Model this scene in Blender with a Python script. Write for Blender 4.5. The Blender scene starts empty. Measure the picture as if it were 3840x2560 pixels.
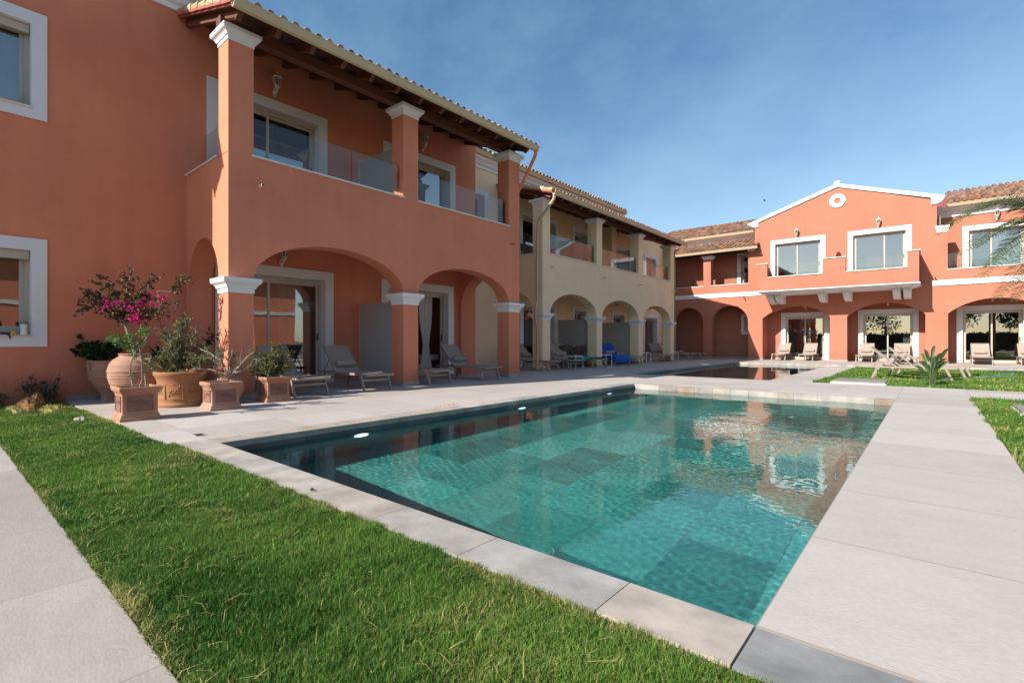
import bpy, math, random
import numpy as np
from mathutils import Vector, Matrix, noise as mnoise
from mathutils.geometry import tessellate_polygon
R = math.radians
random.seed(7)
rng = np.random.default_rng(7)
scene = bpy.context.scene
col = scene.collection

# ------------------------------------------------------------------ camera
CAM_H = 0.95
cam_d = bpy.data.cameras.new("camera")
cam = bpy.data.objects.new("camera", cam_d)
col.objects.link(cam)
cam.location = (0, 0, CAM_H)
cam.rotation_euler = (R(90), 0, R(40.17))
cam_d.sensor_width = 36.0
cam_d.lens = 36.0 * 1864.5 / 3840.0
cam_d.clip_start = 0.05
cam_d.clip_end = 3000
scene.camera = cam

# ------------------------------------------------------------------ light
SUN = Vector((0.38, 1.5, -1.0)).normalized()      # direction the light travels
SUN_EL = math.asin(-SUN.z)
SUN_AZ = math.atan2(-SUN.x, -SUN.y)               # compass style, from +Y towards +X
world = bpy.data.worlds.new("World")
scene.world = world
world.use_nodes = True
wn, wl = world.node_tree.nodes, world.node_tree.links
wn.clear()
wo = wn.new("ShaderNodeOutputWorld"); bg = wn.new("ShaderNodeBackground")
sky = wn.new("ShaderNodeTexSky"); sky.sky_type = 'NISHITA'; sky.sun_disc = False
sky.sun_elevation = SUN_EL; sky.sun_rotation = SUN_AZ
sky.air_density = 1.0; sky.dust_density = 0.6; sky.ozone_density = 1.0
bg.inputs[1].default_value = 0.138
# thin high cloud veils
tc = wn.new("ShaderNodeTexCoord"); mp = wn.new("ShaderNodeMapping")
mp.inputs['Scale'].default_value = (1.1, 1.6, 2.2); mp.inputs['Rotation'].default_value = (0.2, 0.1, 0.9)
nz = wn.new("ShaderNodeTexNoise"); nz.inputs['Scale'].default_value = 1.3; nz.inputs['Detail'].default_value = 7; nz.inputs['Roughness'].default_value = 0.62
rp = wn.new("ShaderNodeValToRGB"); rp.color_ramp.elements[0].position = 0.42; rp.color_ramp.elements[1].position = 0.85
rp.color_ramp.elements[1].color = (0.42, 0.42, 0.42, 1)
mx = wn.new("ShaderNodeMixRGB"); mx.inputs[2].default_value = (5.2, 5.6, 6.4, 1)
wl.new(tc.outputs['Generated'], mp.inputs[0]); wl.new(mp.outputs[0], nz.inputs['Vector'])
wl.new(nz.outputs[0], rp.inputs[0]); wl.new(rp.outputs[0], mx.inputs[0]); wl.new(sky.outputs[0], mx.inputs[1])
# the zenith is a deeper blue than the band over the horizon
sz = wn.new("ShaderNodeSeparateXYZ"); wl.new(tc.outputs['Generated'], sz.inputs[0])
gr_ = wn.new("ShaderNodeValToRGB"); gr_.color_ramp.elements[0].position = 0.0; gr_.color_ramp.elements[1].position = 0.62
gr_.color_ramp.elements[0].color = (0.66, 0.67, 0.66, 1); gr_.color_ramp.elements[1].color = (0.38, 0.585, 0.66, 1)
ml = wn.new("ShaderNodeMixRGB"); ml.blend_type = 'MULTIPLY'; ml.inputs[0].default_value = 1.0
wl.new(sz.outputs[2], gr_.inputs[0]); wl.new(mx.outputs[0], ml.inputs[1]); wl.new(gr_.outputs[0], ml.inputs[2])
wl.new(ml.outputs[0], bg.inputs[0]); wl.new(bg.outputs[0], wo.inputs[0])

sd = bpy.data.lights.new("sun", 'SUN'); sd.energy = 4.3; sd.angle = R(0.5); sd.color = (1.0, 0.93, 0.86)
sun = bpy.data.objects.new("sun", sd); col.objects.link(sun)
sun.rotation_euler = SUN.to_track_quat('-Z', 'Y').to_euler()
sun.location = (-10, -40, 30)

scene.view_settings.view_transform = 'Standard'
scene.view_settings.look = 'None'
scene.view_settings.exposure = 0.84
scene.view_settings.gamma = 1.0
scene.render.engine = 'CYCLES'
scene.cycles.use_denoising = True
scene.cycles.max_bounces = 10
scene.cycles.diffuse_bounces = 7
scene.cycles.glossy_bounces = 4
scene.cycles.transmission_bounces = 6
scene.cycles.transparent_max_bounces = 12
scene.cycles.caustics_reflective = False
scene.cycles.caustics_refractive = True
scene.cycles.sample_clamp_indirect = 4.0

# ------------------------------------------------------------------ materials
def new_mat(name):
    m = bpy.data.materials.new(name); m.use_nodes = True
    return m, m.node_tree.nodes, m.node_tree.links, m.node_tree.nodes['Principled BSDF']

def c4(c): return (c[0], c[1], c[2], 1)

def mat(name, color, rough=0.6, metal=0.0, var=0.10, vscale=3.0, bump=0.0, bscale=60.0, color2=None, spec=0.5, stretch=(1, 1, 1), dist=0.01, coat=0):
    """plain surface with low frequency tone variation and a fine bump"""
    m, n, l, b = new_mat(name)
    b.inputs['Roughness'].default_value = rough; b.inputs['Metallic'].default_value = metal
    b.inputs['Specular IOR Level'].default_value = spec
    t = n.new("ShaderNodeTexCoord"); mpn = n.new("ShaderNodeMapping"); mpn.inputs['Scale'].default_value = stretch
    l.new(t.outputs['Object'], mpn.inputs[0])
    z = n.new("ShaderNodeTexNoise"); z.inputs['Scale'].default_value = vscale; z.inputs['Detail'].default_value = 6; z.inputs['Roughness'].default_value = 0.6
    l.new(mpn.outputs[0], z.inputs['Vector'])
    r = n.new("ShaderNodeValToRGB"); r.color_ramp.elements[0].position = 0.3; r.color_ramp.elements[1].position = 0.7
    c2 = color2 or tuple(min(1, c * (1 + var)) for c in color)
    r.color_ramp.elements[0].color = c4(tuple(c * (1 - var) for c in color)); r.color_ramp.elements[1].color = c4(c2)
    l.new(z.outputs[0], r.inputs[0]); l.new(r.outputs[0], b.inputs['Base Color'])
    if bump:
        z2 = n.new("ShaderNodeTexNoise"); z2.inputs['Scale'].default_value = bscale; z2.inputs['Detail'].default_value = 4
        l.new(mpn.outputs[0], z2.inputs['Vector'])
        bp = n.new("ShaderNodeBump"); bp.inputs['Strength'].default_value = bump; bp.inputs['Distance'].default_value = dist
        l.new(z2.outputs[0], bp.inputs['Height']); l.new(bp.outputs[0], b.inputs['Normal'])
    return m

def stucco(name, color, var=0.07):
    """painted render: blotchy tone, faint vertical run marks and a sandy grain"""
    m, n, l, b = new_mat(name)
    b.inputs['Roughness'].default_value = 0.92; b.inputs['Specular IOR Level'].default_value = 0.2
    t = n.new("ShaderNodeTexCoord")
    z = n.new("ShaderNodeTexNoise"); z.inputs['Scale'].default_value = 0.7; z.inputs['Detail'].default_value = 7; z.inputs['Roughness'].default_value = 0.62
    l.new(t.outputs['Object'], z.inputs['Vector'])
    mpn = n.new("ShaderNodeMapping"); mpn.inputs['Scale'].default_value = (5, 5, 0.35); l.new(t.outputs['Object'], mpn.inputs[0])
    s = n.new("ShaderNodeTexNoise"); s.inputs['Scale'].default_value = 1.0; s.inputs['Detail'].default_value = 4
    l.new(mpn.outputs[0], s.inputs['Vector'])
    a = n.new("ShaderNodeMath"); a.operation = 'MULTIPLY_ADD'; a.inputs[1].default_value = 0.35
    l.new(s.outputs[0], a.inputs[0]); l.new(z.outputs[0], a.inputs[2])
    r = n.new("ShaderNodeValToRGB"); r.color_ramp.elements[0].position = 0.45; r.color_ramp.elements[1].position = 0.9
    r.color_ramp.elements[0].color = c4(tuple(c * (1 - var) for c in color)); r.color_ramp.elements[1].color = c4(tuple(min(1, c * (1 + var)) for c in color))
    l.new(a.outputs[0], r.inputs[0])
    ge = n.new("ShaderNodeNewGeometry"); sz_ = n.new("ShaderNodeSeparateXYZ"); l.new(ge.outputs['Position'], sz_.inputs[0])
    hz = n.new("ShaderNodeMapRange"); hz.inputs['From Min'].default_value = 0.55; hz.inputs['From Max'].default_value = 0.0; l.new(sz_.outputs[2], hz.inputs[0])
    gn = n.new("ShaderNodeTexNoise"); gn.inputs['Scale'].default_value = 4.5; gn.inputs['Detail'].default_value = 8; gn.inputs['Roughness'].default_value = 0.7; l.new(t.outputs['Object'], gn.inputs['Vector'])
    gm = n.new("ShaderNodeMath"); gm.operation = 'MULTIPLY'; gm.use_clamp = True; l.new(hz.outputs[0], gm.inputs[0]); l.new(gn.outputs[0], gm.inputs[1])
    gx = n.new("ShaderNodeMixRGB"); gx.blend_type = 'MULTIPLY'; gx.inputs[2].default_value = (0.62, 0.62, 0.64, 1); l.new(gm.outputs[0], gx.inputs[0]); l.new(r.outputs[0], gx.inputs[1]); l.new(gx.outputs[0], b.inputs['Base Color'])
    g = n.new("ShaderNodeTexNoise"); g.inputs['Scale'].default_value = 140; g.inputs['Detail'].default_value = 3
    l.new(t.outputs['Object'], g.inputs['Vector'])
    bp = n.new("ShaderNodeBump"); bp.inputs['Strength'].default_value = 0.35; bp.inputs['Distance'].default_value = 0.004
    l.new(g.outputs[0], bp.inputs['Height']); l.new(bp.outputs[0], b.inputs['Normal'])
    return m

def attr_mat(name, rough=0.8, bump=0.0, bscale=80, trans=0.0, var=0.15, vscale=12, spec=0.3):
    """colour from the per face / per blade attribute, with some grain"""
    m, n, l, b = new_mat(name)
    b.inputs['Roughness'].default_value = rough; b.inputs['Specular IOR Level'].default_value = spec
    at = n.new("ShaderNodeAttribute"); at.attribute_name = "Col"
    t = n.new("ShaderNodeTexCoord"); z = n.new("ShaderNodeTexNoise"); z.inputs['Scale'].default_value = vscale; z.inputs['Detail'].default_value = 6
    l.new(t.outputs['Object'], z.inputs['Vector'])
    mr = n.new("ShaderNodeMapRange"); mr.inputs['From Min'].default_value = 0.3; mr.inputs['From Max'].default_value = 0.7
    mr.inputs['To Min'].default_value = 1 - var; mr.inputs['To Max'].default_value = 1 + var
    l.new(z.outputs[0], mr.inputs[0])
    vm = n.new("ShaderNodeVectorMath"); vm.operation = 'SCALE'
    l.new(at.outputs['Color'], vm.inputs[0]); l.new(mr.outputs[0], vm.inputs['Scale'])
    l.new(vm.outputs[0], b.inputs['Base Color'])
    if trans:
        tr = n.new("ShaderNodeBsdfTranslucent"); mixs = n.new("ShaderNodeMixShader"); mixs.inputs[0].default_value = trans
        l.new(vm.outputs[0], tr.inputs[0]); out = n['Material Output']
        l.new(b.outputs[0], mixs.inputs[1]); l.new(tr.outputs[0], mixs.inputs[2]); l.new(mixs.outputs[0], out.inputs[0])
    if bump:
        z2 = n.new("ShaderNodeTexNoise"); z2.inputs['Scale'].default_value = bscale; z2.inputs['Detail'].default_value = 5
        l.new(t.outputs['Object'], z2.inputs['Vector'])
        bp = n.new("ShaderNodeBump"); bp.inputs['Strength'].default_value = bump; bp.inputs['Distance'].default_value = 0.005
        l.new(z2.outputs[0], bp.inputs['Height']); l.new(bp.outputs[0], b.inputs['Normal'])
    return m

def paver(name, c_a, c_b, sx, sy, ox, oy, joint=0.006, jcol=(0.30, 0.25, 0.21), rough=0.75, swap=False, bond=0.0, tint=0.10):
    """stone slabs sx by sy, joints and a tone of its own for each slab, worked out in the plane of the slabs"""
    m, n, l, b = new_mat(name)
    b.inputs['Roughness'].default_value = rough; b.inputs['Specular IOR Level'].default_value = 0.35
    t = n.new("ShaderNodeTexCoord"); sp = n.new("ShaderNodeSeparateXYZ"); l.new(t.outputs['Object'], sp.inputs[0])
    def M(op, a, bb, c=None):
        q = n.new("ShaderNodeMath"); q.operation = op
        for i, v in enumerate((a, bb, c)):
            if v is None: continue
            if isinstance(v, (int, float)): q.inputs[i].default_value = v
            else: l.new(v, q.inputs[i])
        return q.outputs[0]
    if swap == 'wall':      # runs over x+y and z
        X = M('ADD', sp.outputs[0], sp.outputs[1]); Y = sp.outputs[2]
    else:
        X, Y = sp.outputs[0], sp.outputs[1]
    u = M('DIVIDE', M('SUBTRACT', X, ox), sx)
    fu0 = M('FLOOR', u, None)
    v = M('DIVIDE', M('SUBTRACT', Y, oy), sy)
    v = M('ADD', v, M('MULTIPLY', fu0, bond))
    if swap == 'wall':      # stagger the courses instead
        v = M('DIVIDE', M('SUBTRACT', Y, oy), sy); u = M('ADD', u, M('MULTIPLY', M('FLOOR', v, None), 0.37)); fu0 = M('FLOOR', u, None)
    fv0 = M('FLOOR', v, None)
    fu, fv = M('FRACT', u, None), M('FRACT', v, None)
    du = M('MULTIPLY', M('MINIMUM', fu, M('SUBTRACT', 1.0, fu)), sx)
    dv = M('MULTIPLY', M('MINIMUM', fv, M('SUBTRACT', 1.0, fv)), sy)
    j = M('LESS_THAN', M('MINIMUM', du, dv), joint / 2)
    cb = n.new("ShaderNodeCombineXYZ"); l.new(fu0, cb.inputs[0]); l.new(fv0, cb.inputs[1])
    wn_ = n.new("ShaderNodeTexWhiteNoise"); wn_.noise_dimensions = '3D'; l.new(cb.outputs[0], wn_.inputs[0])
    # veins that run a little differently in each slab
    va = n.new("ShaderNodeVectorMath"); va.operation = 'MULTIPLY_ADD'; va.inputs[1].default_value = (1, 1, 1)
    l.new(t.outputs['Object'], va.inputs[0])
    vs = n.new("ShaderNodeVectorMath"); vs.operation = 'SCALE'; vs.inputs['Scale'].default_value = 17.0
    l.new(wn_.outputs['Color'], vs.inputs[0]); l.new(vs.outputs[0], va.inputs[2])
    mpn = n.new("ShaderNodeMapping"); mpn.inputs['Scale'].default_value = (1.0, 2.4, 1.0); mpn.inputs['Rotation'].default_value = (0, 0, 0.5)
    l.new(va.outputs[0], mpn.inputs[0])
    z = n.new("ShaderNodeTexNoise"); z.inputs['Scale'].default_value = 2.2; z.inputs['Detail'].default_value = 8; z.inputs['Roughness'].default_value = 0.65; z.inputs['Distortion'].default_value = 0.8
    l.new(mpn.outputs[0], z.inputs['Vector'])
    f = M('ADD', M('MULTIPLY', wn_.outputs['Value'], 0.55), M('MULTIPLY', z.outputs[0], 0.75))
    r = n.new("ShaderNodeValToRGB"); r.color_ramp.elements[0].position = 0.35; r.color_ramp.elements[1].position = 0.95
    r.color_ramp.elements[0].color = c4(c_a); r.color_ramp.elements[1].color = c4(c_b)
    l.new(f, r.inputs[0])
    # fine speckle
    z3 = n.new("ShaderNodeTexNoise"); z3.inputs['Scale'].default_value = 45; z3.inputs['Detail'].default_value = 5; l.new(mpn.outputs[0], z3.inputs['Vector'])
    mr = n.new("ShaderNodeMapRange"); mr.inputs['From Min'].default_value = 0.3; mr.inputs['From Max'].default_value = 0.7
    mr.inputs['To Min'].default_value = 1 - tint; mr.inputs['To Max'].default_value = 1 + tint * 0.6
    l.new(z3.outputs[0], mr.inputs[0])
    vm = n.new("ShaderNodeVectorMath"); vm.operation = 'SCALE'; l.new(r.outputs[0], vm.inputs[0]); l.new(mr.outputs[0], vm.inputs['Scale'])
    zs = n.new("ShaderNodeTexNoise"); zs.inputs['Scale'].default_value = 0.55; zs.inputs['Detail'].default_value = 9; zs.inputs['Roughness'].default_value = 0.72; l.new(t.outputs['Object'], zs.inputs['Vector'])
    rs = n.new("ShaderNodeValToRGB"); rs.color_ramp.elements[0].position = 0.50; rs.color_ramp.elements[1].position = 0.72
    rs.color_ramp.elements[0].color = (0, 0, 0, 1); rs.color_ramp.elements[1].color = (0.55, 0.55, 0.55, 1); l.new(zs.outputs[0], rs.inputs[0])
    st_ = n.new("ShaderNodeMixRGB"); st_.blend_type = 'MULTIPLY'; st_.inputs[2].default_value = (0.80, 0.72, 0.62, 1)
    l.new(rs.outputs[0], st_.inputs[0]); l.new(vm.outputs[0], st_.inputs[1])
    mxn = n.new("ShaderNodeMixRGB"); l.new(j, mxn.inputs[0]); l.new(st_.outputs[0], mxn.inputs[1]); mxn.inputs[2].default_value = c4(jcol)
    l.new(mxn.outputs[0], b.inputs['Base Color'])
    bp = n.new("ShaderNodeBump"); bp.inputs['Strength'].default_value = 0.25; bp.inputs['Distance'].default_value = 0.004
    hh = M('SUBTRACT', z3.outputs[0], M('MULTIPLY', j, 1.5)); l.new(hh, bp.inputs['Height']); l.new(bp.outputs[0], b.inputs['Normal'])
    return m

def glass_mat(name, tint, fres_ior=1.5, refl=1.0, see=0.8, extra=0.0):
    """thin sheet glass: Fresnel reflection over a tinted see-through"""
    m, n, l, b = new_mat(name); n.remove(b)
    out = n['Material Output']
    tr = n.new("ShaderNodeBsdfTransparent"); tr.inputs[0].default_value = c4(tint)
    gl = n.new("ShaderNodeBsdfGlossy"); gl.inputs['Roughness'].default_value = 0.01; gl.inputs[0].default_value = (refl, refl, refl, 1)
    fr = n.new("ShaderNodeFresnel"); fr.inputs[0].default_value = fres_ior
    ma = n.new("ShaderNodeMath"); ma.operation = 'ADD'; ma.use_clamp = True; ma.inputs[1].default_value = extra
    t = n.new("ShaderNodeTexCoord"); z = n.new("ShaderNodeTexNoise"); z.inputs['Scale'].default_value = 1.2; l.new(t.outputs['Object'], z.inputs['Vector'])
    bp = n.new("ShaderNodeBump"); bp.inputs['Strength'].default_value = 0.02; bp.inputs['Distance'].default_value = 0.05
    l.new(z.outputs[0], bp.inputs['Height']); l.new(bp.outputs[0], gl.inputs['Normal'])
    mixs = n.new("ShaderNodeMixShader")
    l.new(fr.outputs[0], ma.inputs[0]); l.new(ma.outputs[0], mixs.inputs[0])
    l.new(tr.outputs[0], mixs.inputs[1]); l.new(gl.outputs[0], mixs.inputs[2]); l.new(mixs.outputs[0], out.inputs[0])
    return m

M_SALMON = stucco("salmon_render", (0.70, 0.245, 0.142), 0.11)
M_ORANGE = stucco("orange_render", (0.475, 0.178, 0.112), 0.09)
M_CREAM = stucco("cream_render", (0.90, 0.675, 0.44))
M_WHITE = mat("white_plaster", (0.78, 0.76, 0.76), 0.8, var=0.04, vscale=2, bump=0.15, bscale=90, dist=0.003)
M_MARBLE = mat("white_marble", (0.70, 0.66, 0.62), 0.4, var=0.08, vscale=6)
M_SKIRT = mat("grey_skirting_stone", (0.36, 0.31, 0.28), 0.7, var=0.12, vscale=8)
M_FRAME = mat("beige_aluminium", (0.50, 0.44, 0.36), 0.35, var=0.03, vscale=3)
M_GUTTER = mat("beige_gutter_metal", (0.62, 0.50, 0.34), 0.4, var=0.10, vscale=2.5, color2=(0.58, 0.42, 0.25))
M_WOOD = mat("dark_stained_wood", (0.075, 0.028, 0.014), 0.55, var=0.35, vscale=5, bump=0.4, bscale=30, stretch=(1, 8, 8), dist=0.004)
M_BEAM = mat("brown_stained_beam", (0.13, 0.045, 0.022), 0.5, var=0.25, vscale=4, bump=0.3, bscale=25, stretch=(8, 1, 8), dist=0.004)
M_FASCIA = mat("red_painted_fascia", (0.35, 0.09, 0.06), 0.6, var=0.15)
M_GLASSW = glass_mat("window_glass", (0.42, 0.48, 0.52), 1.55, 0.95, extra=0.25)
M_GLASSB = glass_mat("balcony_glass", (0.80, 0.86, 0.84), 1.5, 0.95, extra=0.02)
M_CURTAIN = mat("white_curtain", (0.66, 0.63, 0.60), 0.9, var=0.06, vscale=10)
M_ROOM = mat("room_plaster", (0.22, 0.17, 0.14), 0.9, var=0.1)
M_SCREEN = mat("frosted_grey_panel", (0.40, 0.39, 0.36), 0.28, var=0.03, vscale=1, spec=0.4)
M_LOUNGE = mat("taupe_lounger_frame", (0.33, 0.265, 0.21), 0.4, var=0.03)
M_SLING = mat("taupe_mesh_fabric", (0.36, 0.29, 0.24), 0.85, var=0.06, vscale=30, bump=0.3, bscale=400, dist=0.001)
M_PILLOW = mat("taupe_pillow_fabric", (0.36, 0.295, 0.25), 0.9, var=0.06, vscale=9, bump=0.3, bscale=40, dist=0.003)
M_WTABLE = mat("white_powder_coat", (0.75, 0.75, 0.76), 0.4, var=0.02)
M_RATTAN = mat("brown_rattan", (0.14, 0.06, 0.035), 0.6, var=0.3, vscale=40, bump=0.6, bscale=120, dist=0.003)
M_DARKM = mat("dark_brown_metal", (0.06, 0.045, 0.035), 0.45, var=0.1)
M_BLUE = mat("blue_towel_cloth", (0.012, 0.10, 0.42), 0.95, var=0.15, vscale=8, bump=0.6, bscale=160, dist=0.004)
M_TEAL = mat("teal_towel_cloth", (0.02, 0.38, 0.38), 0.95, var=0.12, vscale=8, bump=0.5, bscale=160, dist=0.004)
M_LAMPW = mat("cream_lantern_paint", (0.70, 0.64, 0.58), 0.5, var=0.04)
M_LAMPG = glass_mat("lantern_glass", (0.85, 0.85, 0.85), 1.5, 0.8)
M_TERRA = mat("weathered_terracotta", (0.36, 0.135, 0.075), 0.85, var=0.0, vscale=5, bump=0.4, bscale=45, color2=(0.44, 0.24, 0.155), dist=0.004)
M_TERRA2 = mat("pale_terracotta", (0.36, 0.165, 0.10), 0.85, var=0.0, vscale=4, bump=0.4, bscale=45, color2=(0.44, 0.27, 0.185), dist=0.004)
M_TERRAD = mat("dark_relief_terracotta", (0.24, 0.115, 0.085), 0.8, var=0.2, vscale=9, bump=0.4, bscale=60, dist=0.003)
M_TERRAO = mat("ochre_terracotta", (0.36, 0.135, 0.060), 0.85, var=0.0, vscale=4, bump=0.4, bscale=45, color2=(0.33, 0.18, 0.075), dist=0.004)
M_SOIL = mat("potting_soil", (0.07, 0.045, 0.03), 0.95, var=0.4, vscale=20, bump=0.8, bscale=60)
M_BARK = mat("grey_bark", (0.27, 0.22, 0.18), 0.9, var=0.25, vscale=18, bump=0.7, bscale=70)
M_TILE = attr_mat("clay_roof_tiles", 0.85, bump=0.5, bscale=40, var=0.35, vscale=9)
M_LEAF = attr_mat("leaves", 0.5, trans=0.3, var=0.15, vscale=8, spec=0.4)
M_PETAL = attr_mat("petals", 0.7, trans=0.4, var=0.1)
M_GRASS = attr_mat("grass_blades", 0.6, trans=0.3, var=0.12, vscale=3, spec=0.25)
M_STONEC = attr_mat("quartzite_coping", 0.75, bump=0.4, bscale=30, var=0.26, vscale=4.5)
M_STRAW = attr_mat("dry_thatch", 0.95, bump=0.5, bscale=60, var=0.3, vscale=30)
M_TURFSOIL = mat("thatch_under_grass", (0.050, 0.062, 0.018), 0.95, var=0.4, vscale=14, bump=0.8, bscale=80, color2=(0.10, 0.085, 0.035))
M_GROUND = mat("dry_garden_ground", (0.12, 0.12, 0.05), 0.95, var=0.3, vscale=0.6, bump=0.5, bscale=10)
M_DECK = paver("terrace_slabs", (0.43, 0.38, 0.335), (0.52, 0.467, 0.42), 0.96, 1.0, -0.45, 1.8, joint=0.008, jcol=(0.27, 0.23, 0.20))
M_PATH = paver("path_slabs", (0.34, 0.298, 0.262), (0.43, 0.383, 0.34), 0.865, 5.0, 0.0, -4.54, joint=0.006, jcol=(0.30, 0.24, 0.19))
M_PFLOOR = paver("pool_floor_slabs", (0.016, 0.125, 0.115), (0.075, 0.37, 0.325), 0.62, 1.24, -5.1, 1.8, joint=0.008, jcol=(0.05, 0.16, 0.15), rough=0.6, bond=0.43, tint=0.30)
M_PWALL = paver("pool_wall_slabs", (0.05, 0.14, 0.125), (0.16, 0.26, 0.22), 1.2, 0.3, 0.0, 0.0, joint=0.008, jcol=(0.04, 0.10, 0.10), rough=0.6, swap='wall')

def water_mat():
    m, n, l, b = new_mat("pool_water"); n.remove(b)
    out = n['Material Output']
    g = n.new("ShaderNodeBsdfGlass"); g.inputs['IOR'].default_value = 1.333; g.inputs['Roughness'].default_value = 0.0
    g.inputs[0].default_value = (0.93, 1.0, 0.99, 1)
    l.new(g.outputs[0], out.inputs[0])
    return m
M_WATER = water_mat()

def emis(name, color, s):
    m, n, l, b = new_mat(name)
    b.inputs['Base Color'].default_value = c4(color); b.inputs['Emission Color'].default_value = c4(color); b.inputs['Emission Strength'].default_value = s
    return m
M_POOLLED = emis("lit_pool_lens", (0.80, 0.87, 1.0), 1.1)

# ------------------------------------------------------------------ mesh builder
class MB:
    def __init__(s): s.v = []; s.f = []; s.c = []; s.cur = None
    def add(s, vs, fs, colr=None):
        o = len(s.v); s.v.extend([tuple(p) for p in vs])
        for f in fs:
            s.f.append(tuple(i + o for i in f)); s.c.append(colr or s.cur)
        return s
    def box(s, x0, x1, y0, y1, z0, z1, colr=None):
        x0, x1 = sorted((x0, x1)); y0, y1 = sorted((y0, y1)); z0, z1 = sorted((z0, z1))
        v = [(x0, y0, z0), (x1, y0, z0), (x1, y1, z0), (x0, y1, z0), (x0, y0, z1), (x1, y0, z1), (x1, y1, z1), (x0, y1, z1)]
        return s.add(v, [(0, 3, 2, 1), (4, 5, 6, 7), (0, 1, 5, 4), (1, 2, 6, 5), (2, 3, 7, 6), (3, 0, 4, 7)], colr)
    def bar(s, a, b, w, h=None, up=(0, 0, 1), colr=None):
        a, b = Vector(a), Vector(b); h = h or w; d = (b - a).normalized(); up = Vector(up)
        sd_ = d.cross(up)
        if sd_.length < 1e-4: sd_ = d.cross(Vector((1, 0, 0)))
        sd_.normalize(); u = sd_.cross(d).normalized(); vs = []
        for p in (a, b):
            for i, j in ((-1, -1), (1, -1), (1, 1), (-1, 1)): vs.append(p + sd_ * (i * w / 2) + u * (j * h / 2))
        return s.add(vs, [(0, 1, 2, 3), (7, 6, 5, 4), (0, 4, 5, 1), (1, 5, 6, 2), (2, 6, 7, 3), (3, 7, 4, 0)], colr)
    def tube(s, pts, r, n=8, colr=None, cap=True):
        pts = [Vector(p) for p in pts]; rs = r if isinstance(r, (list, tuple)) else [r] * len(pts); vs = []
        prev = None
        for i, p in enumerate(pts):
            d = (pts[min(i + 1, len(pts) - 1)] - pts[max(i - 1, 0)]).normalized()
            if prev is None:
                u = d.cross(Vector((0, 0, 1)))
                if u.length < 1e-3: u = d.cross(Vector((1, 0, 0)))
            else: u = prev - d * prev.dot(d)
            u.normalize(); prev = u; w = d.cross(u)
            for k in range(n):
                a = 2 * math.pi * k / n; vs.append(p + (u * math.cos(a) + w * math.sin(a)) * rs[i])
        fs = [(i * n + k, i * n + (k + 1) % n, (i + 1) * n + (k + 1) % n, (i + 1) * n + k) for i in range(len(pts) - 1) for k in range(n)]
        if cap: fs += [tuple(range(n - 1, -1, -1)), tuple((len(pts) - 1) * n + k for k in range(n))]
        return s.add(vs, fs, colr)
    def lathe(s, prof, cx=0, cy=0, n=32, colr=None, wob=0.0):
        vs = []
        for r, z in prof:
            for k in range(n):
                a = 2 * math.pi * k / n; rr = r * (1 + wob * math.sin(a * 3 + z * 9)); vs.append((cx + rr * math.cos(a), cy + rr * math.sin(a), z))
        fs = [(i * n + k, i * n + (k + 1) % n, (i + 1) * n + (k + 1) % n, (i + 1) * n + k) for i in range(len(prof) - 1) for k in range(n)]
        if prof[0][0] > 1e-4: fs.append(tuple(range(n - 1, -1, -1)))
        return s.add(vs, fs, colr)
    def prism(s, loops, w0, w1, fn, colr=None):
        """2D polygon with holes (loops[0] outer) swept from depth w0 to w1; fn(u,v,w)->xyz"""
        flat = [p for lp in loops for p in lp]
        tris = tessellate_polygon([[Vector((p[0], p[1], 0)) for p in lp] for lp in loops])
        n = len(flat)
        s.add([fn(p[0], p[1], w0) for p in flat] + [fn(p[0], p[1], w1) for p in flat],
              [tuple(t) for t in tris] + [tuple(i + n for i in reversed(t)) for t in tris], colr)
        o = 0
        for lp in loops:
            k = len(lp)
            s.add([fn(p[0], p[1], w0) for p in lp] + [fn(p[0], p[1], w1) for p in lp], [(i, (i + 1) % k, (i + 1) % k + k, i + k) for i in range(k)], colr)
            o += k
        return s
    def mesh(s, name, m, smooth=False, fix=False):
        me = bpy.data.meshes.new(name); me.from_pydata(s.v, [], s.f)
        me.materials.append(m)
        if any(c is not None for c in s.c):
            a = me.attributes.new("Col", 'FLOAT_COLOR', 'FACE')
            buf = []
            for c in s.c: buf.extend((*(c or (0.5, 0.5, 0.5)), 1.0))
            a.data.foreach_set("color", buf)
        if fix:
            import bmesh
            bm = bmesh.new(); bm.from_mesh(me); bmesh.ops.remove_doubles(bm, verts=bm.verts, dist=1e-5); bmesh.ops.recalc_face_normals(bm, faces=bm.faces); bm.to_mesh(me); bm.free()
        if smooth:
            me.polygons.foreach_set("use_smooth", [True] * len(me.polygons))
            try: me.set_sharp_from_angle(angle=R(40))
            except Exception: pass
        me.update()
        return me
    def build(s, name, m, parent=None, smooth=False, bevel=0.0, fix=False, **props):
        o = bpy.data.objects.new(name, s.mesh(name, m, smooth, fix)); col.objects.link(o)
        if parent is not None: o.parent = parent
        if bevel:
            b = o.modifiers.new("bevel", 'BEVEL'); b.width = bevel; b.segments = 2; b.limit_method = 'ANGLE'
        for k, v in props.items(): o[k] = v
        return o

def thing(name, label, cat, loc=(0, 0, 0), rz=0, group=None):
    o = bpy.data.objects.new(name, None); col.objects.link(o)
    o.location = loc; o.rotation_euler = (0, 0, rz); o.empty_display_size = 0.2
    o['label'] = label; o['category'] = cat
    if group: o['group'] = group
    return o

def tag(o, label, cat, group=None):
    o['label'] = label; o['category'] = cat
    if group: o['group'] = group
    return o

def kids(o): return KID.get(o.name, [])
def copy_tree(o, parent=None):
    c = o.copy(); col.objects.link(c); c.parent = parent
    for ch in [x for x in list(col.objects) if x.parent == o]: copy_tree(ch, c)
    return c

def dup(root, label, loc, rz=0, group=None):
    c = copy_tree(root); c.location = loc; c.rotation_euler = (0, 0, rz); c['label'] = label
    if group: c['group'] = group
    return c

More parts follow.
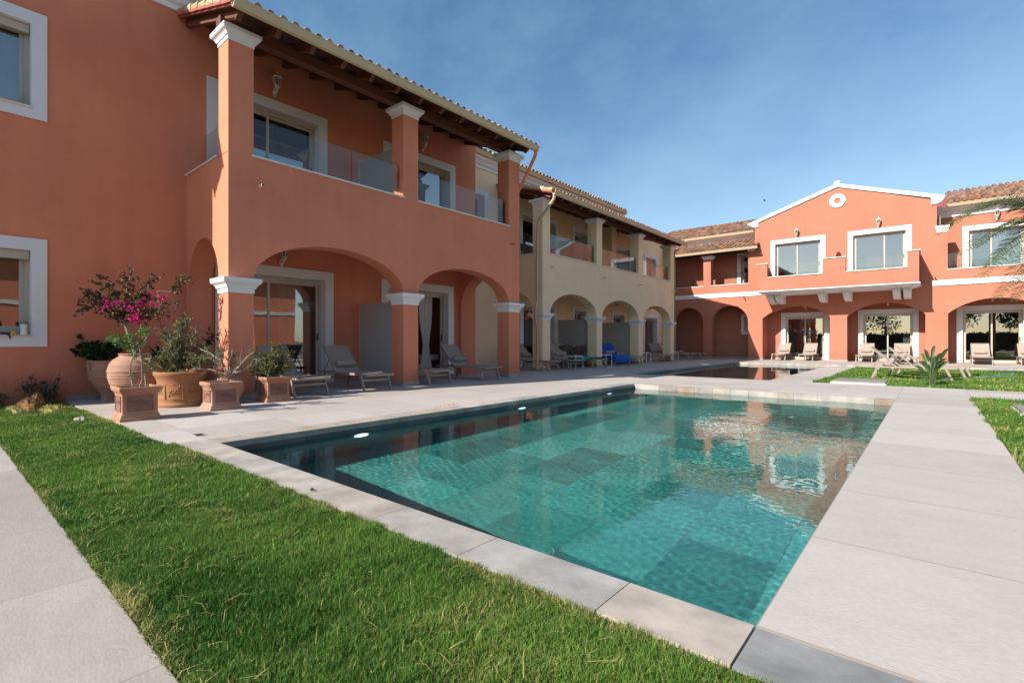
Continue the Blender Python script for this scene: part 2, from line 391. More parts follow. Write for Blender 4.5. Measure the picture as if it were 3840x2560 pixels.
def struct(name, mb, m, **k):
    o = mb.build(name, m, **k); o['kind'] = 'structure'; return o

FX = lambda X: (lambda u, v, w: (X + w, u, v))      # wall whose face lies on x = X, u = y
FY = lambda Y: (lambda u, v, w: (u, Y + w, v))      # wall whose face lies on y = Y, u = x
FZ = lambda Z: (lambda u, v, w: (u, v, Z + w))

def rect(a, b, c, d): return [(a, c), (b, c), (b, d), (a, d)]
def arch_pts(a, b, spring, rise, n=28, full=True):
    """points of an arch going from b to a (right to left) over the top"""
    cx, rx = (a + b) / 2, (b - a) / 2
    return [(cx + rx * math.cos(math.pi * i / n), spring + rise * math.sin(math.pi * i / n)) for i in range(n + 1)]
def seg_pts(a, b, spring, rise, n=20):
    """flatter segmental arch"""
    h = (b - a) / 2; rr = (h * h + rise * rise) / (2 * rise); th = math.asin(min(1, h / rr)); cx = (a + b) / 2
    return [(cx + rr * math.sin(th - 2 * th * i / n), spring + rise - rr + rr * math.cos(th - 2 * th * i / n)) for i in range(n + 1)]
def arcade(u0, u1, top, arches, seg=False):
    """outline of a wall standing on z=0 with arched openings down to the ground"""
    lp = [(u0, 0)]
    for a, b, sp, ri in arches:
        lp.append((a, 0)); pts = (seg_pts if seg else arch_pts)(a, b, sp, ri); lp.extend(reversed(pts)); lp.append((b, 0))
    lp += [(u1, 0), (u1, top), (u0, top)]
    return lp

def capital(x0, x1, y0, y1, z0, z1, e=0.10):
    """moulded capital round a square shaft: plain neck, cavetto, fillets, top slab"""
    H = z1 - z0
    prof = [(0.0, 0.012), (0.30, 0.012), (0.32, 0.03), (0.40, 0.035), (0.52, 0.05), (0.62, 0.072), (0.66, 0.088), (0.70, 0.088), (0.72, e * 0.97), (1.0, e)]
    m = MB(); rings = []
    for t, o in prof: rings.append([(x0 - o, y0 - o, z0 + t * H), (x1 + o, y0 - o, z0 + t * H), (x1 + o, y1 + o, z0 + t * H), (x0 - o, y1 + o, z0 + t * H)])
    vs = [p for r_ in rings for p in r_]; fs = []
    for i in range(len(rings) - 1):
        for k in range(4): fs.append((i * 4 + k, i * 4 + (k + 1) % 4, (i + 1) * 4 + (k + 1) % 4, (i + 1) * 4 + k))
    k = (len(rings) - 1) * 4; fs.append((k, k + 1, k + 2, k + 3)); fs.append((3, 2, 1, 0))
    return m.add(vs, fs)

def tile_roof(O, A, LA, S, LS, pitch=0.21, row=0.36, old=0.5, caps=True):
    """barrel tiles: covers over channels, courses stepping up the slope"""
    O, A, S = Vector(O), Vector(A).normalized(), Vector(S).normalized()
    N = A.cross(S)
    if N.z < 0: N = -N
    m = MB(); nc = max(1, int(round(LA / pitch))); nr = max(1, int(round(LS / row))); pa, ra = LA / nc, LS / nr
    prof = [(0.0, 0.0), (0.10, -0.012), (0.22, -0.012), (0.30, 0.0), (0.36, 0.045), (0.47, 0.074), (0.62, 0.080), (0.77, 0.074), (0.90, 0.045), (0.97, 0.0), (1.0, 0.0)]
    rnd = random.Random(int(LA * 100 + LS * 10))
    base = [(0.34, 0.165, 0.095), (0.30, 0.135, 0.08), (0.38, 0.21, 0.13), (0.26, 0.155, 0.105), (0.34, 0.225, 0.15), (0.17, 0.115, 0.085)]
    for c in range(nc):
        for r_ in range(nr):
            cc = rnd.choice(base); k = rnd.uniform(0.75, 1.15); cc = tuple(q * k for q in cc)
            js, jn, ja = rnd.uniform(-0.012, 0.012), rnd.uniform(0, 0.008), rnd.uniform(-0.008, 0.008)
            s0, s1 = r_ * ra + js - (0.02 if r_ == 0 else 0.0), (r_ + 1) * ra + 0.02
            v = []
            for (s_, lift) in ((s0, 0.028 + jn), (s1, 0.0)):
                for (a_, h) in prof: v.append(O + A * ((c + a_) * pa + ja) + S * s_ + N * (h + lift))
            for (a_, h) in prof: v.append(O + A * ((c + a_) * pa + ja) + S * s0 + N * (max(h + 0.006 + jn - (0.022 if h > 0.02 else 0.0), -0.02)))
            K = len(prof)
            m.add(v, [(i, i + 1, K + i + 1, K + i) for i in range(K - 1)] + [(2 * K + i, 2 * K + i + 1, i + 1, i) for i in range(K - 1)], cc)
            if r_ == 0:   # dark mouth of the first cover tile, closed with mortar set back a little
                b_ = []
                for (a_, h) in prof[3:10]: b_.append(O + A * ((c + a_) * pa + ja) + S * (s0 + 0.05) + N * (h - 0.01))
                m.add(b_, [tuple(range(len(b_)))], (0.16, 0.10, 0.08))
    return m

def gutter_mb(a, b, out, r=0.075):
    """moulded eaves gutter from a to b; out = horizontal direction it faces"""
    a, b, out = Vector(a), Vector(b), Vector(out)
    prof = [(0.0, 0.0), (0.03, -0.075), (0.06, -0.085), (0.10, -0.07), (0.115, -0.03), (0.125, 0.0), (0.135, 0.02), (0.15, 0.04), (0.15, 0.055), (0.135, 0.055), (0.125, 0.035), (0.11, 0.0), (0.10, -0.02), (0.05, -0.06), (0.02, -0.04), (0.015, 0.03), (0.0, 0.03)]
    vs = [p + out * (x * 1.0) + Vector((0, 0, z)) for p in (a, b) for x, z in prof]; K = len(prof)
    m = MB(); m.add(vs, [(i, (i + 1) % K, (i + 1) % K + K, i + K) for i in range(K)] + [tuple(range(K)), tuple(range(2 * K - 1, K - 1, -1))])
    L = (b - a).length; d = (b - a).normalized(); k = 0.9
    while k < L:      # jointing clips
        p = a + d * k; m.add([q + out * (x * 1.04) + Vector((0, 0, z * 1.06)) for q in (p, p + d * 0.035) for x, z in prof[:9]], [(i, i + 1, i + 10, i + 9) for i in range(8)]); k += 1.9
    return m

def curtain_mb(fn, u0, u1, z0, z1, w, amp=0.03, pitch=0.11, gather=0.0):
    n = max(8, int((u1 - u0) / 0.018)); m = MB(); vs = []
    for j in range(9):
        t = j / 8
        for i in range(n + 1):
            s = i / n; cx = (u0 + u1) / 2; uu = u0 + (u1 - u0) * s
            g = 1 - gather * math.exp(-((t - 0.35) / 0.22) ** 2); uu = cx + (uu - cx) * g
            vs.append(fn(uu, z0 + (z1 - z0) * t, w + amp * math.sin(2 * math.pi * (uu / pitch if not gather else s * (u1 - u0) / pitch)) + 0.4 * amp * math.sin(s * 9 + t * 3)))
    m.add(vs, [(j * (n + 1) + i, j * (n + 1) + i + 1, (j + 1) * (n + 1) + i + 1, (j + 1) * (n + 1) + i) for j in range(8) for i in range(n)])
    return m

def opening(parent, fn, out, u0, u1, z0, z1, kind='door', trim=0.2, curtains=(), mull=None, sill=False, slide=None, glass_l=True, glass_r=True, tz0=None, closed_bottom=False, band=0.2):
    """a window or glazed door in a wall face: the surround, aluminium frame, panes and curtains.
    fn maps (u,z,w); w grows INTO the wall times out (+1/-1 sign of the inward direction). u0..z1 is the outside of the white surround"""
    o = out
    iu0, iu1, iz1 = u0 + trim, u1 - trim, z1 - band
    iz0 = z0 + (trim if closed_bottom else 0)
    m = MB()
    # frame: outer members set 0.16 into the wall
    d0, d1 = o * 0.15, o * 0.22; f = 0.06
    def mem(a, b, c, d, w0=d0, w1=d1): m.prism([rect(a, b, c, d)], w0, w1, fn)
    mem(iu0, iu0 + f, iz0, iz1); mem(iu1 - f, iu1, iz0, iz1); mem(iu0 + f, iu1 - f, iz1 - f * 1.3, iz1); mem(iu0 + f, iu1 - f, iz0, iz0 + f)
    mid = mull if mull is not None else (iu0 + iu1) / 2
    e = 0.055
    # two sliding leaves, the second one a little further in
    for k, (a, b) in enumerate(((iu0 + f, mid + e / 2), (mid - e / 2, iu1 - f))):
        w0, w1 = (o * 0.155, o * 0.185) if k == 0 else (o * 0.19, o * 0.215)
        zb, zt = iz0 + f, iz1 - f * 1.3
        mem(a, a + e, zb, zt, w0, w1); mem(b - e, b, zb, zt, w0, w1); mem(a + e, b - e, zt - e, zt, w0, w1); mem(a + e, b - e, zb, zb + e * 1.3, w0, w1)
    fr = m.build('window' if kind == 'window' else 'glass_door', M_FRAME, parent, bevel=0.003)
    if kind == 'window' or sill:
        MB().prism([rect(iu0 - 0.02, iu1 + 0.02, iz0 - 0.03, iz0)], -o * 0.05, o * 0.15, fn).build('sill', M_MARBLE, fr)
    t = MB()
    lp = [[(u0, z0), (u1, z0), (u1, z1), (u0, z1)], [(iu0, iz0), (iu1, iz0), (iu1, iz1), (iu0, iz1)]]
    if not closed_bottom: lp = [[(u0, z0), (iu0, z0), (iu0, iz1), (iu1, iz1), (iu1, z0), (u1, z0), (u1, z1), (u0, z1)]]
    t.prism(lp, -o * 0.03, -o * 0.002, fn)
    t.prism([rect(iu0 + 0.001, iu0 + 0.006, iz0, iz1 - 0.006)], -o * 0.028, o * 0.149, fn); t.prism([rect(iu1 - 0.006, iu1 - 0.001, iz0, iz1 - 0.006)], -o * 0.028, o * 0.149, fn)
    t.prism([rect(iu0 + 0.001, iu1 - 0.001, iz1 - 0.006, iz1 - 0.001)], -o * 0.028, o * 0.149, fn)
    t.build('surround', M_WHITE, fr, bevel=0.004)
    for k, (a, b) in enumerate(((iu0 + f + e, mid - e / 2), (mid + e / 2, iu1 - f - e))):
        if (k == 0 and not glass_l) or (k == 1 and not glass_r): continue
        w = o * (0.17 if k == 0 else 0.203)
        g = MB(); g.add([fn(a, iz0 + f + e, w), fn(b, iz0 + f + e, w), fn(b, iz1 - f * 1.3 - e, w), fn(a, iz1 - f * 1.3 - e, w)], [(0, 1, 2, 3)])
        g.build('pane', M_GLASSW, fr)
    if kind != 'window' and iz1 - iz0 > 1.9:
        h = MB(); uh = iu1 - f - e / 2; h.prism([rect(uh - 0.012, uh + 0.012, iz0 + 0.95, iz0 + 1.12)], o * 0.17, o * 0.19, fn); h.build('handle', M_DARKM, fr)
    for cu in curtains:
        a, b = cu[:2]; g = cu[2] if len(cu) > 2 else 0
        c = curtain_mb(fn, iu0 + (iu1 - iu0) * a, iu0 + (iu1 - iu0) * b, iz0 + 0.03, iz1 - 0.05, o * 0.34, gather=g)
        c.build('curtain', M_CURTAIN, fr, smooth=True)
    return (iu0, iu1, iz0, iz1)

def hole(t): return rect(t[0], t[1], t[2], t[3])
def inner(u0, u1, z0, z1, trim=0.2, closed=False, band=0.2): return (u0 + trim, u1 - trim, z0 + (trim if closed else 0), z1 - band)

exec_parts = []
# ================================================================== GROUND, DECKS, POOLS
WATER_Z = -0.105
P1 = (-5.1, -0.45, 1.8, 10.3)
g = MB(); g.prism([[(-700, -700), (700, -700), (700, 900), (-700, 900)], [(-7.2, 1.5), (7.2, 1.5), (7.2, 24.7), (-7.2, 24.7)]], 0, -0.02, FZ(-0.07))
struct('ground', g, M_GROUND)
dk = MB()
dk.prism([[(-16, 1.45), (-5.38, 1.45), (-5.38, 10.36), (-0.45, 10.36), (-0.45, 1.8), (0.51, 1.8), (0.51, 11.35), (9, 11.35), (9, 40), (-16, 40)],
          [(-7.0, 13.4), (-3.05, 13.4), (-3.05, 22.3), (7, 22.3), (7, 24.4), (-7.0, 24.4)],
          [(-2.12, 13.37), (6.9, 13.37), (6.9, 22.2), (-2.12, 22.2)]], -0.055, 0, FZ(0))
struct('pool_deck', dk, M_DECK)
pt = MB(); pt.prism([rect(-16, 14, -6, 0.46)], -0.055, 0, FZ(0.0)); struct('path', pt, M_PATH)
# lawn beds
b = MB(); b.box(-10.6, -5.38, 0.46, 1.45, -0.055, -0.012); b.box(-5.38, 0.3, 0.46, 1.53, -0.055, -0.0125); struct('lawn_bed', b, M_TURFSOIL)
b = MB(); b.box(0.51, 9, 1.8, 11.35, -0.055, -0.012); b.box(-2.12, 6.9, 13.37, 22.2, -0.055, -0.012); struct('lawn_bed', b, M_TURFSOIL)

def basin(name, x0, x1, y0, y1, zb, zt=-0.001):
    f = MB(); f.add([(x0, y0, zb), (x1, y0, zb), (x1, y1, zb), (x0, y1, zb)], [(0, 1, 2, 3)])
    fo = struct(name + '_floor', f, M_PFLOOR); fo.cycles.is_caustics_receiver = True
    w = MB()
    c = [(x0, y0), (x1, y0), (x1, y1), (x0, y1)]
    for i in range(4):
        a, b_ = c[i], c[(i + 1) % 4]; w.add([(*a, zb), (*b_, zb), (*b_, zt), (*a, zt)], [(0, 3, 2, 1)])
    wo_ = struct(name + '_walls', w, M_PWALL); wo_.cycles.is_caustics_receiver = True
basin('pool', P1[0], P1[1], 0.95, P1[3], -1.10, -0.062)   # near wall set back unseen under the coping, letting refracted sun reach the floor
# far pool, an L that runs behind the grass island
f = MB(); f.prism([[(-7.0, 13.4), (-3.05, 13.4), (-3.05, 22.3), (7, 22.3), (7, 24.4), (-7.0, 24.4)]], 0, -0.02, FZ(-1.2)); struct('far_pool_floor', f, M_PFLOOR)
w = MB(); lp = [(-7.0, 13.4), (-3.05, 13.4), (-3.05, 22.3), (7, 22.3), (7, 24.4), (-7.0, 24.4)]
for i in range(6):
    a, b_ = lp[i], lp[(i + 1) % 6]; w.add([(*a, -1.2), (*b_, -1.2), (*b_, -0.056), (*a, -0.056)], [(0, 3, 2, 1)])
struct('far_pool_walls', w, M_PWALL)

def water_grid(name, x0, x1, y0, y1, step, amp, waves):
    nx, ny = int((x1 - x0) / step) + 1, int((y1 - y0) / step) + 1
    X, Y = np.meshgrid(np.linspace(x0, x1, nx), np.linspace(y0, y1, ny))
    Z = np.zeros_like(X); r_ = np.random.default_rng(3)
    for lam, a_, cnt in waves:
        for _ in range(cnt):
            th = r_.uniform(0, 2 * math.pi); l_ = lam * r_.uniform(0.7, 1.4); k = 2 * math.pi / l_
            Z += a_ * amp * l_ / math.sqrt(cnt) * np.sin(k * (X * math.cos(th) + Y * math.sin(th)) + r_.uniform(0, 6.28))
    # calm and lively stretches
    env = 0.55 + 0.45 * np.sin(X * 0.9 + 0.6 * np.sin(Y * 0.7)) * np.sin(Y * 0.55 + 1.0)
    Z = WATER_Z + Z * env
    me = bpy.data.meshes.new(name); nv = nx * ny
    me.vertices.add(nv); me.vertices.foreach_set("co", np.stack([X, Y, Z], -1).astype(np.float32).ravel())
    idx = np.arange(nv).reshape(ny, nx); q = np.stack([idx[:-1, :-1], idx[:-1, 1:], idx[1:, 1:], idx[1:, :-1]], -1).reshape(-1, 4)
    me.loops.add(q.size); me.loops.foreach_set("vertex_index", q.ravel().astype(np.int32))
    me.polygons.add(len(q)); me.polygons.foreach_set("loop_start", np.arange(0, q.size, 4, dtype=np.int32))
    me.polygons.foreach_set("use_smooth", np.ones(len(q), bool)); me.materials.append(M_WATER); me.update(calc_edges=True)
    o = bpy.data.objects.new(name, me); col.objects.link(o); o['kind'] = 'structure'
    o.cycles.is_caustics_caster = True
    return o
water_grid('pool_water', P1[0], P1[1], 0.95, P1[3], 0.0105, 0.001, ((1.3, 1.2, 5), (0.5, 0.9, 9), (0.2, 0.6, 16), (0.085, 2.1, 30), (0.055, 1.3, 36)))  # sheet runs on unseen under the coping to pass that sunlight
water_grid('far_pool_water', -7.0, -3.05, 13.4, 24.4, 0.05, 0.001, ((1.3, 1.0, 5), (0.5, 0.7, 9), (0.2, 0.5, 16)))
water_grid('far_pool_water', -3.05, 7.0, 22.3, 24.4, 0.05, 0.001, ((1.3, 1.0, 5), (0.5, 0.7, 9), (0.2, 0.5, 16)))
sd.cycles.is_caustics_light = True

# coping stones of the near pool
cp = MB(); rc = random.Random(5)
STN = [(0.36, 0.33, 0.30), (0.41, 0.37, 0.33), (0.43, 0.36, 0.30), (0.31, 0.30, 0.28), (0.44, 0.39, 0.34), (0.38, 0.32, 0.265)]
def stone(x0, x1, y0, y1, z0, z1, c): cp.box(x0 + 0.002, x1 - 0.002, y0 + 0.002, y1 - 0.002, z0, z1, c)
xs = [-5.38, -5.1, -4.35, -3.66, -2.98, -2.3, -1.61, -0.91, -0.452]
cs = [(0.39, 0.345, 0.30), (0.40, 0.35, 0.295), (0.36, 0.325, 0.29), (0.40, 0.35, 0.305), (0.38, 0.325, 0.275), (0.35, 0.315, 0.28), (0.34, 0.315, 0.285), (0.42, 0.355, 0.295)]
for i in range(8): stone(xs[i], xs[i + 1], 1.53, 1.80, -0.06, 0.0, cs[i])
stone(-0.45, 1.4, 1.53, 1.795, -0.06, -0.004, (0.25, 0.245, 0.235)); stone(1.4, 3.0, 1.53, 1.795, -0.06, -0.004, (0.30, 0.29, 0.28))
y = 1.8
while y < 10.3:
    L = min(rc.uniform(0.75, 1.3), 10.36 - y)
    stone(-5.38, -5.1, y, y + L, -0.06, 0.0, rc.choice(STN)); y += L
struct('pool_coping', cp, M_STONEC)
# pale lip stones on the far and left face of the near pool, above the water
lp_ = MB(); x = -5.1
FC = [(0.36, 0.31, 0.26), (0.38, 0.34, 0.30), (0.31, 0.24, 0.19), (0.30, 0.275, 0.25), (0.38, 0.345, 0.31), (0.27, 0.23, 0.195)]
while x < -0.46:
    L = min(rc.uniform(0.25, 0.85), -0.452 - x); lp_.box(x + 0.002, x + L - 0.002, 10.292, 10.36, -0.17, 0.0, rc.choice(FC)); x += L
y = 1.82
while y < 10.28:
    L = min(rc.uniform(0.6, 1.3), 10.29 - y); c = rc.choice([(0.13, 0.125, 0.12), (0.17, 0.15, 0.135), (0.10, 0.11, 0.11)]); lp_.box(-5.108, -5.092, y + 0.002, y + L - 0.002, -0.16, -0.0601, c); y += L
x = -7.0
while x < 6.9:
    L = min(rc.uniform(0.4, 1.0), 7.0 - x); lp_.box(x + 0.002, x + L - 0.002, 24.39, 24.46, -0.16, 0.003, rc.choice(STN)); x += L
struct('pool_edge_stones', lp_, M_STONEC)

# ================================================================== wall lantern
def make_lantern(label, group):
    t = thing('wall_lantern', label, 'wall lamp', group=group)   # origin on the wall, +x points away from the wall
    m = MB()
    m.lathe([(0.0, 0), (0.045, 0), (0.05, 0.012), (0.03, 0.03), (0.0, 0.035)], n=14)
    m.v = [(p[2], p[0] * 0.85, p[1] * 1.9) for p in m.v]                 # oval rose on the wall
    m.build('mount_plate', M_LAMPW, t, smooth=True)
    m = MB(); m.tube([(0.02, 0, 0.0), (0.06, 0, -0.02), (0.10, 0, 0.0), (0.125, 0, 0.045)], [0.022, 0.02, 0.02, 0.026], 8); m.lathe([(0.0, 0.035), (0.035, 0.04), (0.05, 0.065), (0.03, 0.085), (0.052, 0.10), (0.0, 0.10)], 0.125, 0, 12)
    m.build('arm', M_LAMPW, t, smooth=True)
    m = MB(); cx = 0.125
    for k in range(6):
        a = math.pi / 3 * k; c, s_ = math.cos(a), math.sin(a)
        m.bar((cx + 0.05 * c, 0.05 * s_, 0.10), (cx + 0.085 * c, 0.085 * s_, 0.27), 0.013)
    for rr, z in ((0.052, 0.10), (0.088, 0.27)):
        for k in range(6):
            a, b_ = math.pi / 3 * k, math.pi / 3 * (k + 1); m.bar((cx + rr * math.cos(a), rr * math.sin(a), z), (cx + rr * math.cos(b_), rr * math.sin(b_), z), 0.016)
    m.build('cage', M_LAMPW, t)
    m = MB(); m.lathe([(0.046, 0.105), (0.080, 0.265)], cx, 0, 6); m.f = m.f[:6]; m.c = m.c[:6]; m.build('glass', M_LAMPG, t)
    m = MB(); m.lathe([(0.108, 0.272), (0.105, 0.285), (0.06, 0.33), (0.035, 0.345), (0.035, 0.36), (0.015, 0.37), (0.012, 0.395), (0.0, 0.41)], cx, 0, 6); m.build('cap', M_LAMPW, t)
    return t
LG = 'white lanterns on the walls'
lant = make_lantern('cream lantern above the left upper glass door of the near salmon building', LG)
lant.location = (-10.54, 4.76, 6.16)
dup(lant, 'cream lantern above the right upper glass door of the near salmon building', (-10.54, 8.72, 6.17))
dup(lant, 'cream lantern seen through the wide ground-floor arch nearest the flower pots', (-10.54, 4.90, 2.62))
dup(lant, 'cream lantern half behind the second upper column of the cream building', (-11.47, 18.6, 5.88))
dup(lant, 'cream lantern between the second and third upper columns of the cream building', (-11.47, 21.3, 5.86))
dup(lant, 'lantern inside the second ground-floor arch of the cream building', (-11.47, 21.3, 2.66))
dup(lant, 'lantern inside the third ground-floor arch of the cream building', (-11.47, 24.9, 2.66))
for lab, x, y, z in (('lantern over the left upper window of the orange gable', -5.13, 28.07, 6.18), ('lantern over the right upper window of the orange gable', -1.85, 28.07, 6.18),
                     ('lantern hanging under the balcony above the left gable door', -4.98, 29.37, 2.72), ('lantern hanging under the balcony above the right gable door', -1.58, 29.37, 2.72),
                     ('lantern inside the far right ground-floor arch', 1.98, 29.37, 2.74), ('lantern over the far right upper window behind the palm', 2.12, 29.37, 6.18)):
    dup(lant, lab, (x, y, z), -math.pi / 2)

# ================================================================== NEAR SALMON BUILDING
A = thing('salmon_building', 'near salmon building with two arches, upper loggia and dark wooden eaves, at left', 'building', (-8.8, 6.8, 0))
def pa(mb, name, m, par=None, **k):
    """add to a building thing whose empty is not at the origin: geometry is written in world numbers"""
    par = par or A
    L = par.location if par.parent is None else Vector((0, 0, 0))
    mb.v = [(p[0] - L.x, p[1] - L.y, p[2] - L.z) for p in mb.v]
    return mb.build(name, m, par, **k)
# openings() builds straight in world numbers, so hang them under an offset child-free empty by shifting the map
def shifted(fn, par): L = par.location; return lambda u, v, w: tuple(Vector(fn(u, v, w)) - L)

XW = -10.57
FA = shifted(FX(XW), A)
opA = []
opening(A, FA, -1, 3.63, 6.11, 0.02, 2.53, curtains=((0.55, 0.98),), mull=4.72); opA.append(inner(3.63, 6.11, 0.02, 2.53))
opening(A, FA, -1, 7.42, 9.88, 0.02, 2.53, curtains=((0.62, 0.86, 0.55),), mull=8.4, glass_r=False); opA.append(inner(7.42, 9.88, 0.02, 2.53))
opening(A, FA, -1, 3.49, 5.96, 3.75, 6.01, curtains=((0.5, 0.95),), mull=4.7); opA.append(inner(3.49, 5.96, 3.75, 6.01))
opening(A, FA, -1, 7.48, 9.95, 3.75, 6.01, curtains=((0.02, 0.95),), mull=8.6); opA.append(inner(7.48, 9.95, 3.75, 6.01))
opening(A, FA, -1, -0.30, 1.25, 4.37, 6.01, kind='window', trim=0.18, closed_bottom=True, curtains=((0.0, 1.0),), mull=-0.1, band=0.18); opA.append(inner(-0.30, 1.25, 4.37, 6.01, 0.18, True, 0.18))
opening(A, FA, -1, -0.30, 1.25, 0.87, 2.53, kind='window', trim=0.18, closed_bottom=True, mull=-0.1, band=0.18); opA.append(inner(-0.30, 1.25, 0.87, 2.53, 0.18, True, 0.18))
# shutter boxes over the two left windows
m = MB()
for z in (2.35, 5.83): m = MB(); m.box(XW - 0.13, XW - 0.05, -0.11, 1.06, z - 0.14, z - 0.01); pa(m, 'shutter_box', M_FRAME, bevel=0.01)
m = MB(); m.prism([[(-2.0, 0), (10.8, 0), (10.8, 7.0), (-2.0, 7.0)]] + [hole(t) for t in opA], 0, -0.25, FX(XW)); pa(m, 'main_wall', M_SALMON)
m = MB()
m.box(-16, XW - 0.25, -2.0, -1.75, 0, 7.0); m.box(-16, XW - 0.25, 10.55, 10.8, 0, 7.0); pa(m, 'end_walls', M_SALMON)
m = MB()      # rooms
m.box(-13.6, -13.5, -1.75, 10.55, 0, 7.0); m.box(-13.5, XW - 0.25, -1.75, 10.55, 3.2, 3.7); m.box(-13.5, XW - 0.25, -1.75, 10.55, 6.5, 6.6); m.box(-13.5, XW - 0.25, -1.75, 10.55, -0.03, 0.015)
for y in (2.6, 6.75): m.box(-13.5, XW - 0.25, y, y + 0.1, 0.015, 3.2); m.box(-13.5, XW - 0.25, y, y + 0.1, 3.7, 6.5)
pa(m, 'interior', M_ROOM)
m = MB()      # cornice of the main roof with its gutter
cpf = [(0, 6.98), (0.05, 6.98), (0.06, 7.06), (0.12, 7.10), (0.16, 7.18), (0.22, 7.22), (0.30, 7.32), (0.33, 7.40), (0.33, 7.46), (0, 7.46)]
m.add([(XW + a, y, z) for y in (-2.3, 11.0) for a, z in cpf], [(i, (i + 1) % 10, (i + 1) % 10 + 10, i + 10) for i in range(10)] + [tuple(range(10)), tuple(range(19, 9, -1))])
pa(m, 'cornice', M_WHITE)
m = MB(); m.prism([[(-16.5, 7.46), (XW + 0.4, 7.46), (-13.4, 8.4)]], -2.4, 11.1, lambda u, v, w: (u, w, v)); pa(m, 'roof_core', M_FASCIA)
# loggia ---------------------------------------------------------------
XF = -8.6
c1, c2_, c3 = (3.15, 3.54), (6.6, 7.0), (10.06, 10.5)
m = MB(); m.prism([arcade(3.15, 10.5, 4.0, [(3.54, 6.6, 1.98, 0.73), (7.0, 10.06, 1.98, 0.71)])], 0, -0.4, FX(XF))
m.prism([arcade(-10.569, -9.0, 4.0, [(-10.45, -9.001, 1.95, 0.80)])], 0, 0.39, FY(3.15))
m.prism([arcade(-10.569, -9.0, 4.0, [(-10.45, -9.001, 1.95, 0.80)])], -0.4, 0, FY(10.499))
m.box(-10.569, -9.0, 3.54, 10.1, 3.5, 3.72)
for (a, b_) in (c1, c2_, c3): m.box(-9.0, -8.601, a, b_, 3.99, 5.79)
pa(m, 'arcade', M_SALMON, fix=False)
for (a, b_) in (c1, c2_, c3):
    pa(capital(-9.0, -8.6, a, b_, 5.79, 6.0), 'capital', M_WHITE); pa(capital(-9.0, -8.6, a, b_, 1.74, 1.98), 'capital', M_WHITE)
m = MB()
for (a, b_) in (c1, c2_, c3): m.box(-9.02, -8.58, a - 0.02, b_ + 0.02, 0, 0.085)
m.box(-10.57, -10.55, 6.12, 7.41, 0, 0.085); m.box(-10.57, -10.55, 9.89, 10.1, 0, 0.085); m.box(-10.57, -10.55, 1.47, 3.14, 0, 0.085)
pa(m, 'skirting', M_SKIRT)
m = MB(); m.box(-9.03, -8.56, 3.50, 6.61, 4.0, 4.03); m.box(-9.03, -8.56, 6.98, 10.07, 4.0, 4.03); m.box(-10.56, -9.03, 3.12, 3.57, 4.0, 4.03); pa(m, 'parapet_sill', M_MARBLE)
for y0, y1 in ((3.56, 5.42), (5.44, 6.58), (7.02, 8.9), (8.92, 10.04)):
    m = MB(); m.add([(-8.714, y0, 4.03), (-8.714, y1, 4.03), (-8.714, y1, 4.70), (-8.714, y0, 4.70)], [(0, 1, 2, 3)]); pa(m, 'balcony_glass', M_GLASSB)
m = MB(); m.add([(-10.3, 3.336, 4.03), (-9.02, 3.336, 4.03), (-9.02, 3.336, 4.70), (-10.3, 3.336, 4.70)], [(0, 1, 2, 3)]); pa(m, 'balcony_glass', M_GLASSB)
for y in (3.64, 10.13):
    m = MB(); m.tube([(-8.62, y, 3.545), (-8.47, y, 3.545)], 0.028, 12, cap=False); m.tube([(-8.62, y, 3.545), (-8.475, y, 3.545)], 0.021, 12, cap=False); m.box(-8.60, -8.595, y - 0.02, y + 0.02, 3.525, 3.565)
    pa(m, 'drain_spout', M_CREAM if y < 5 else M_SALMON)
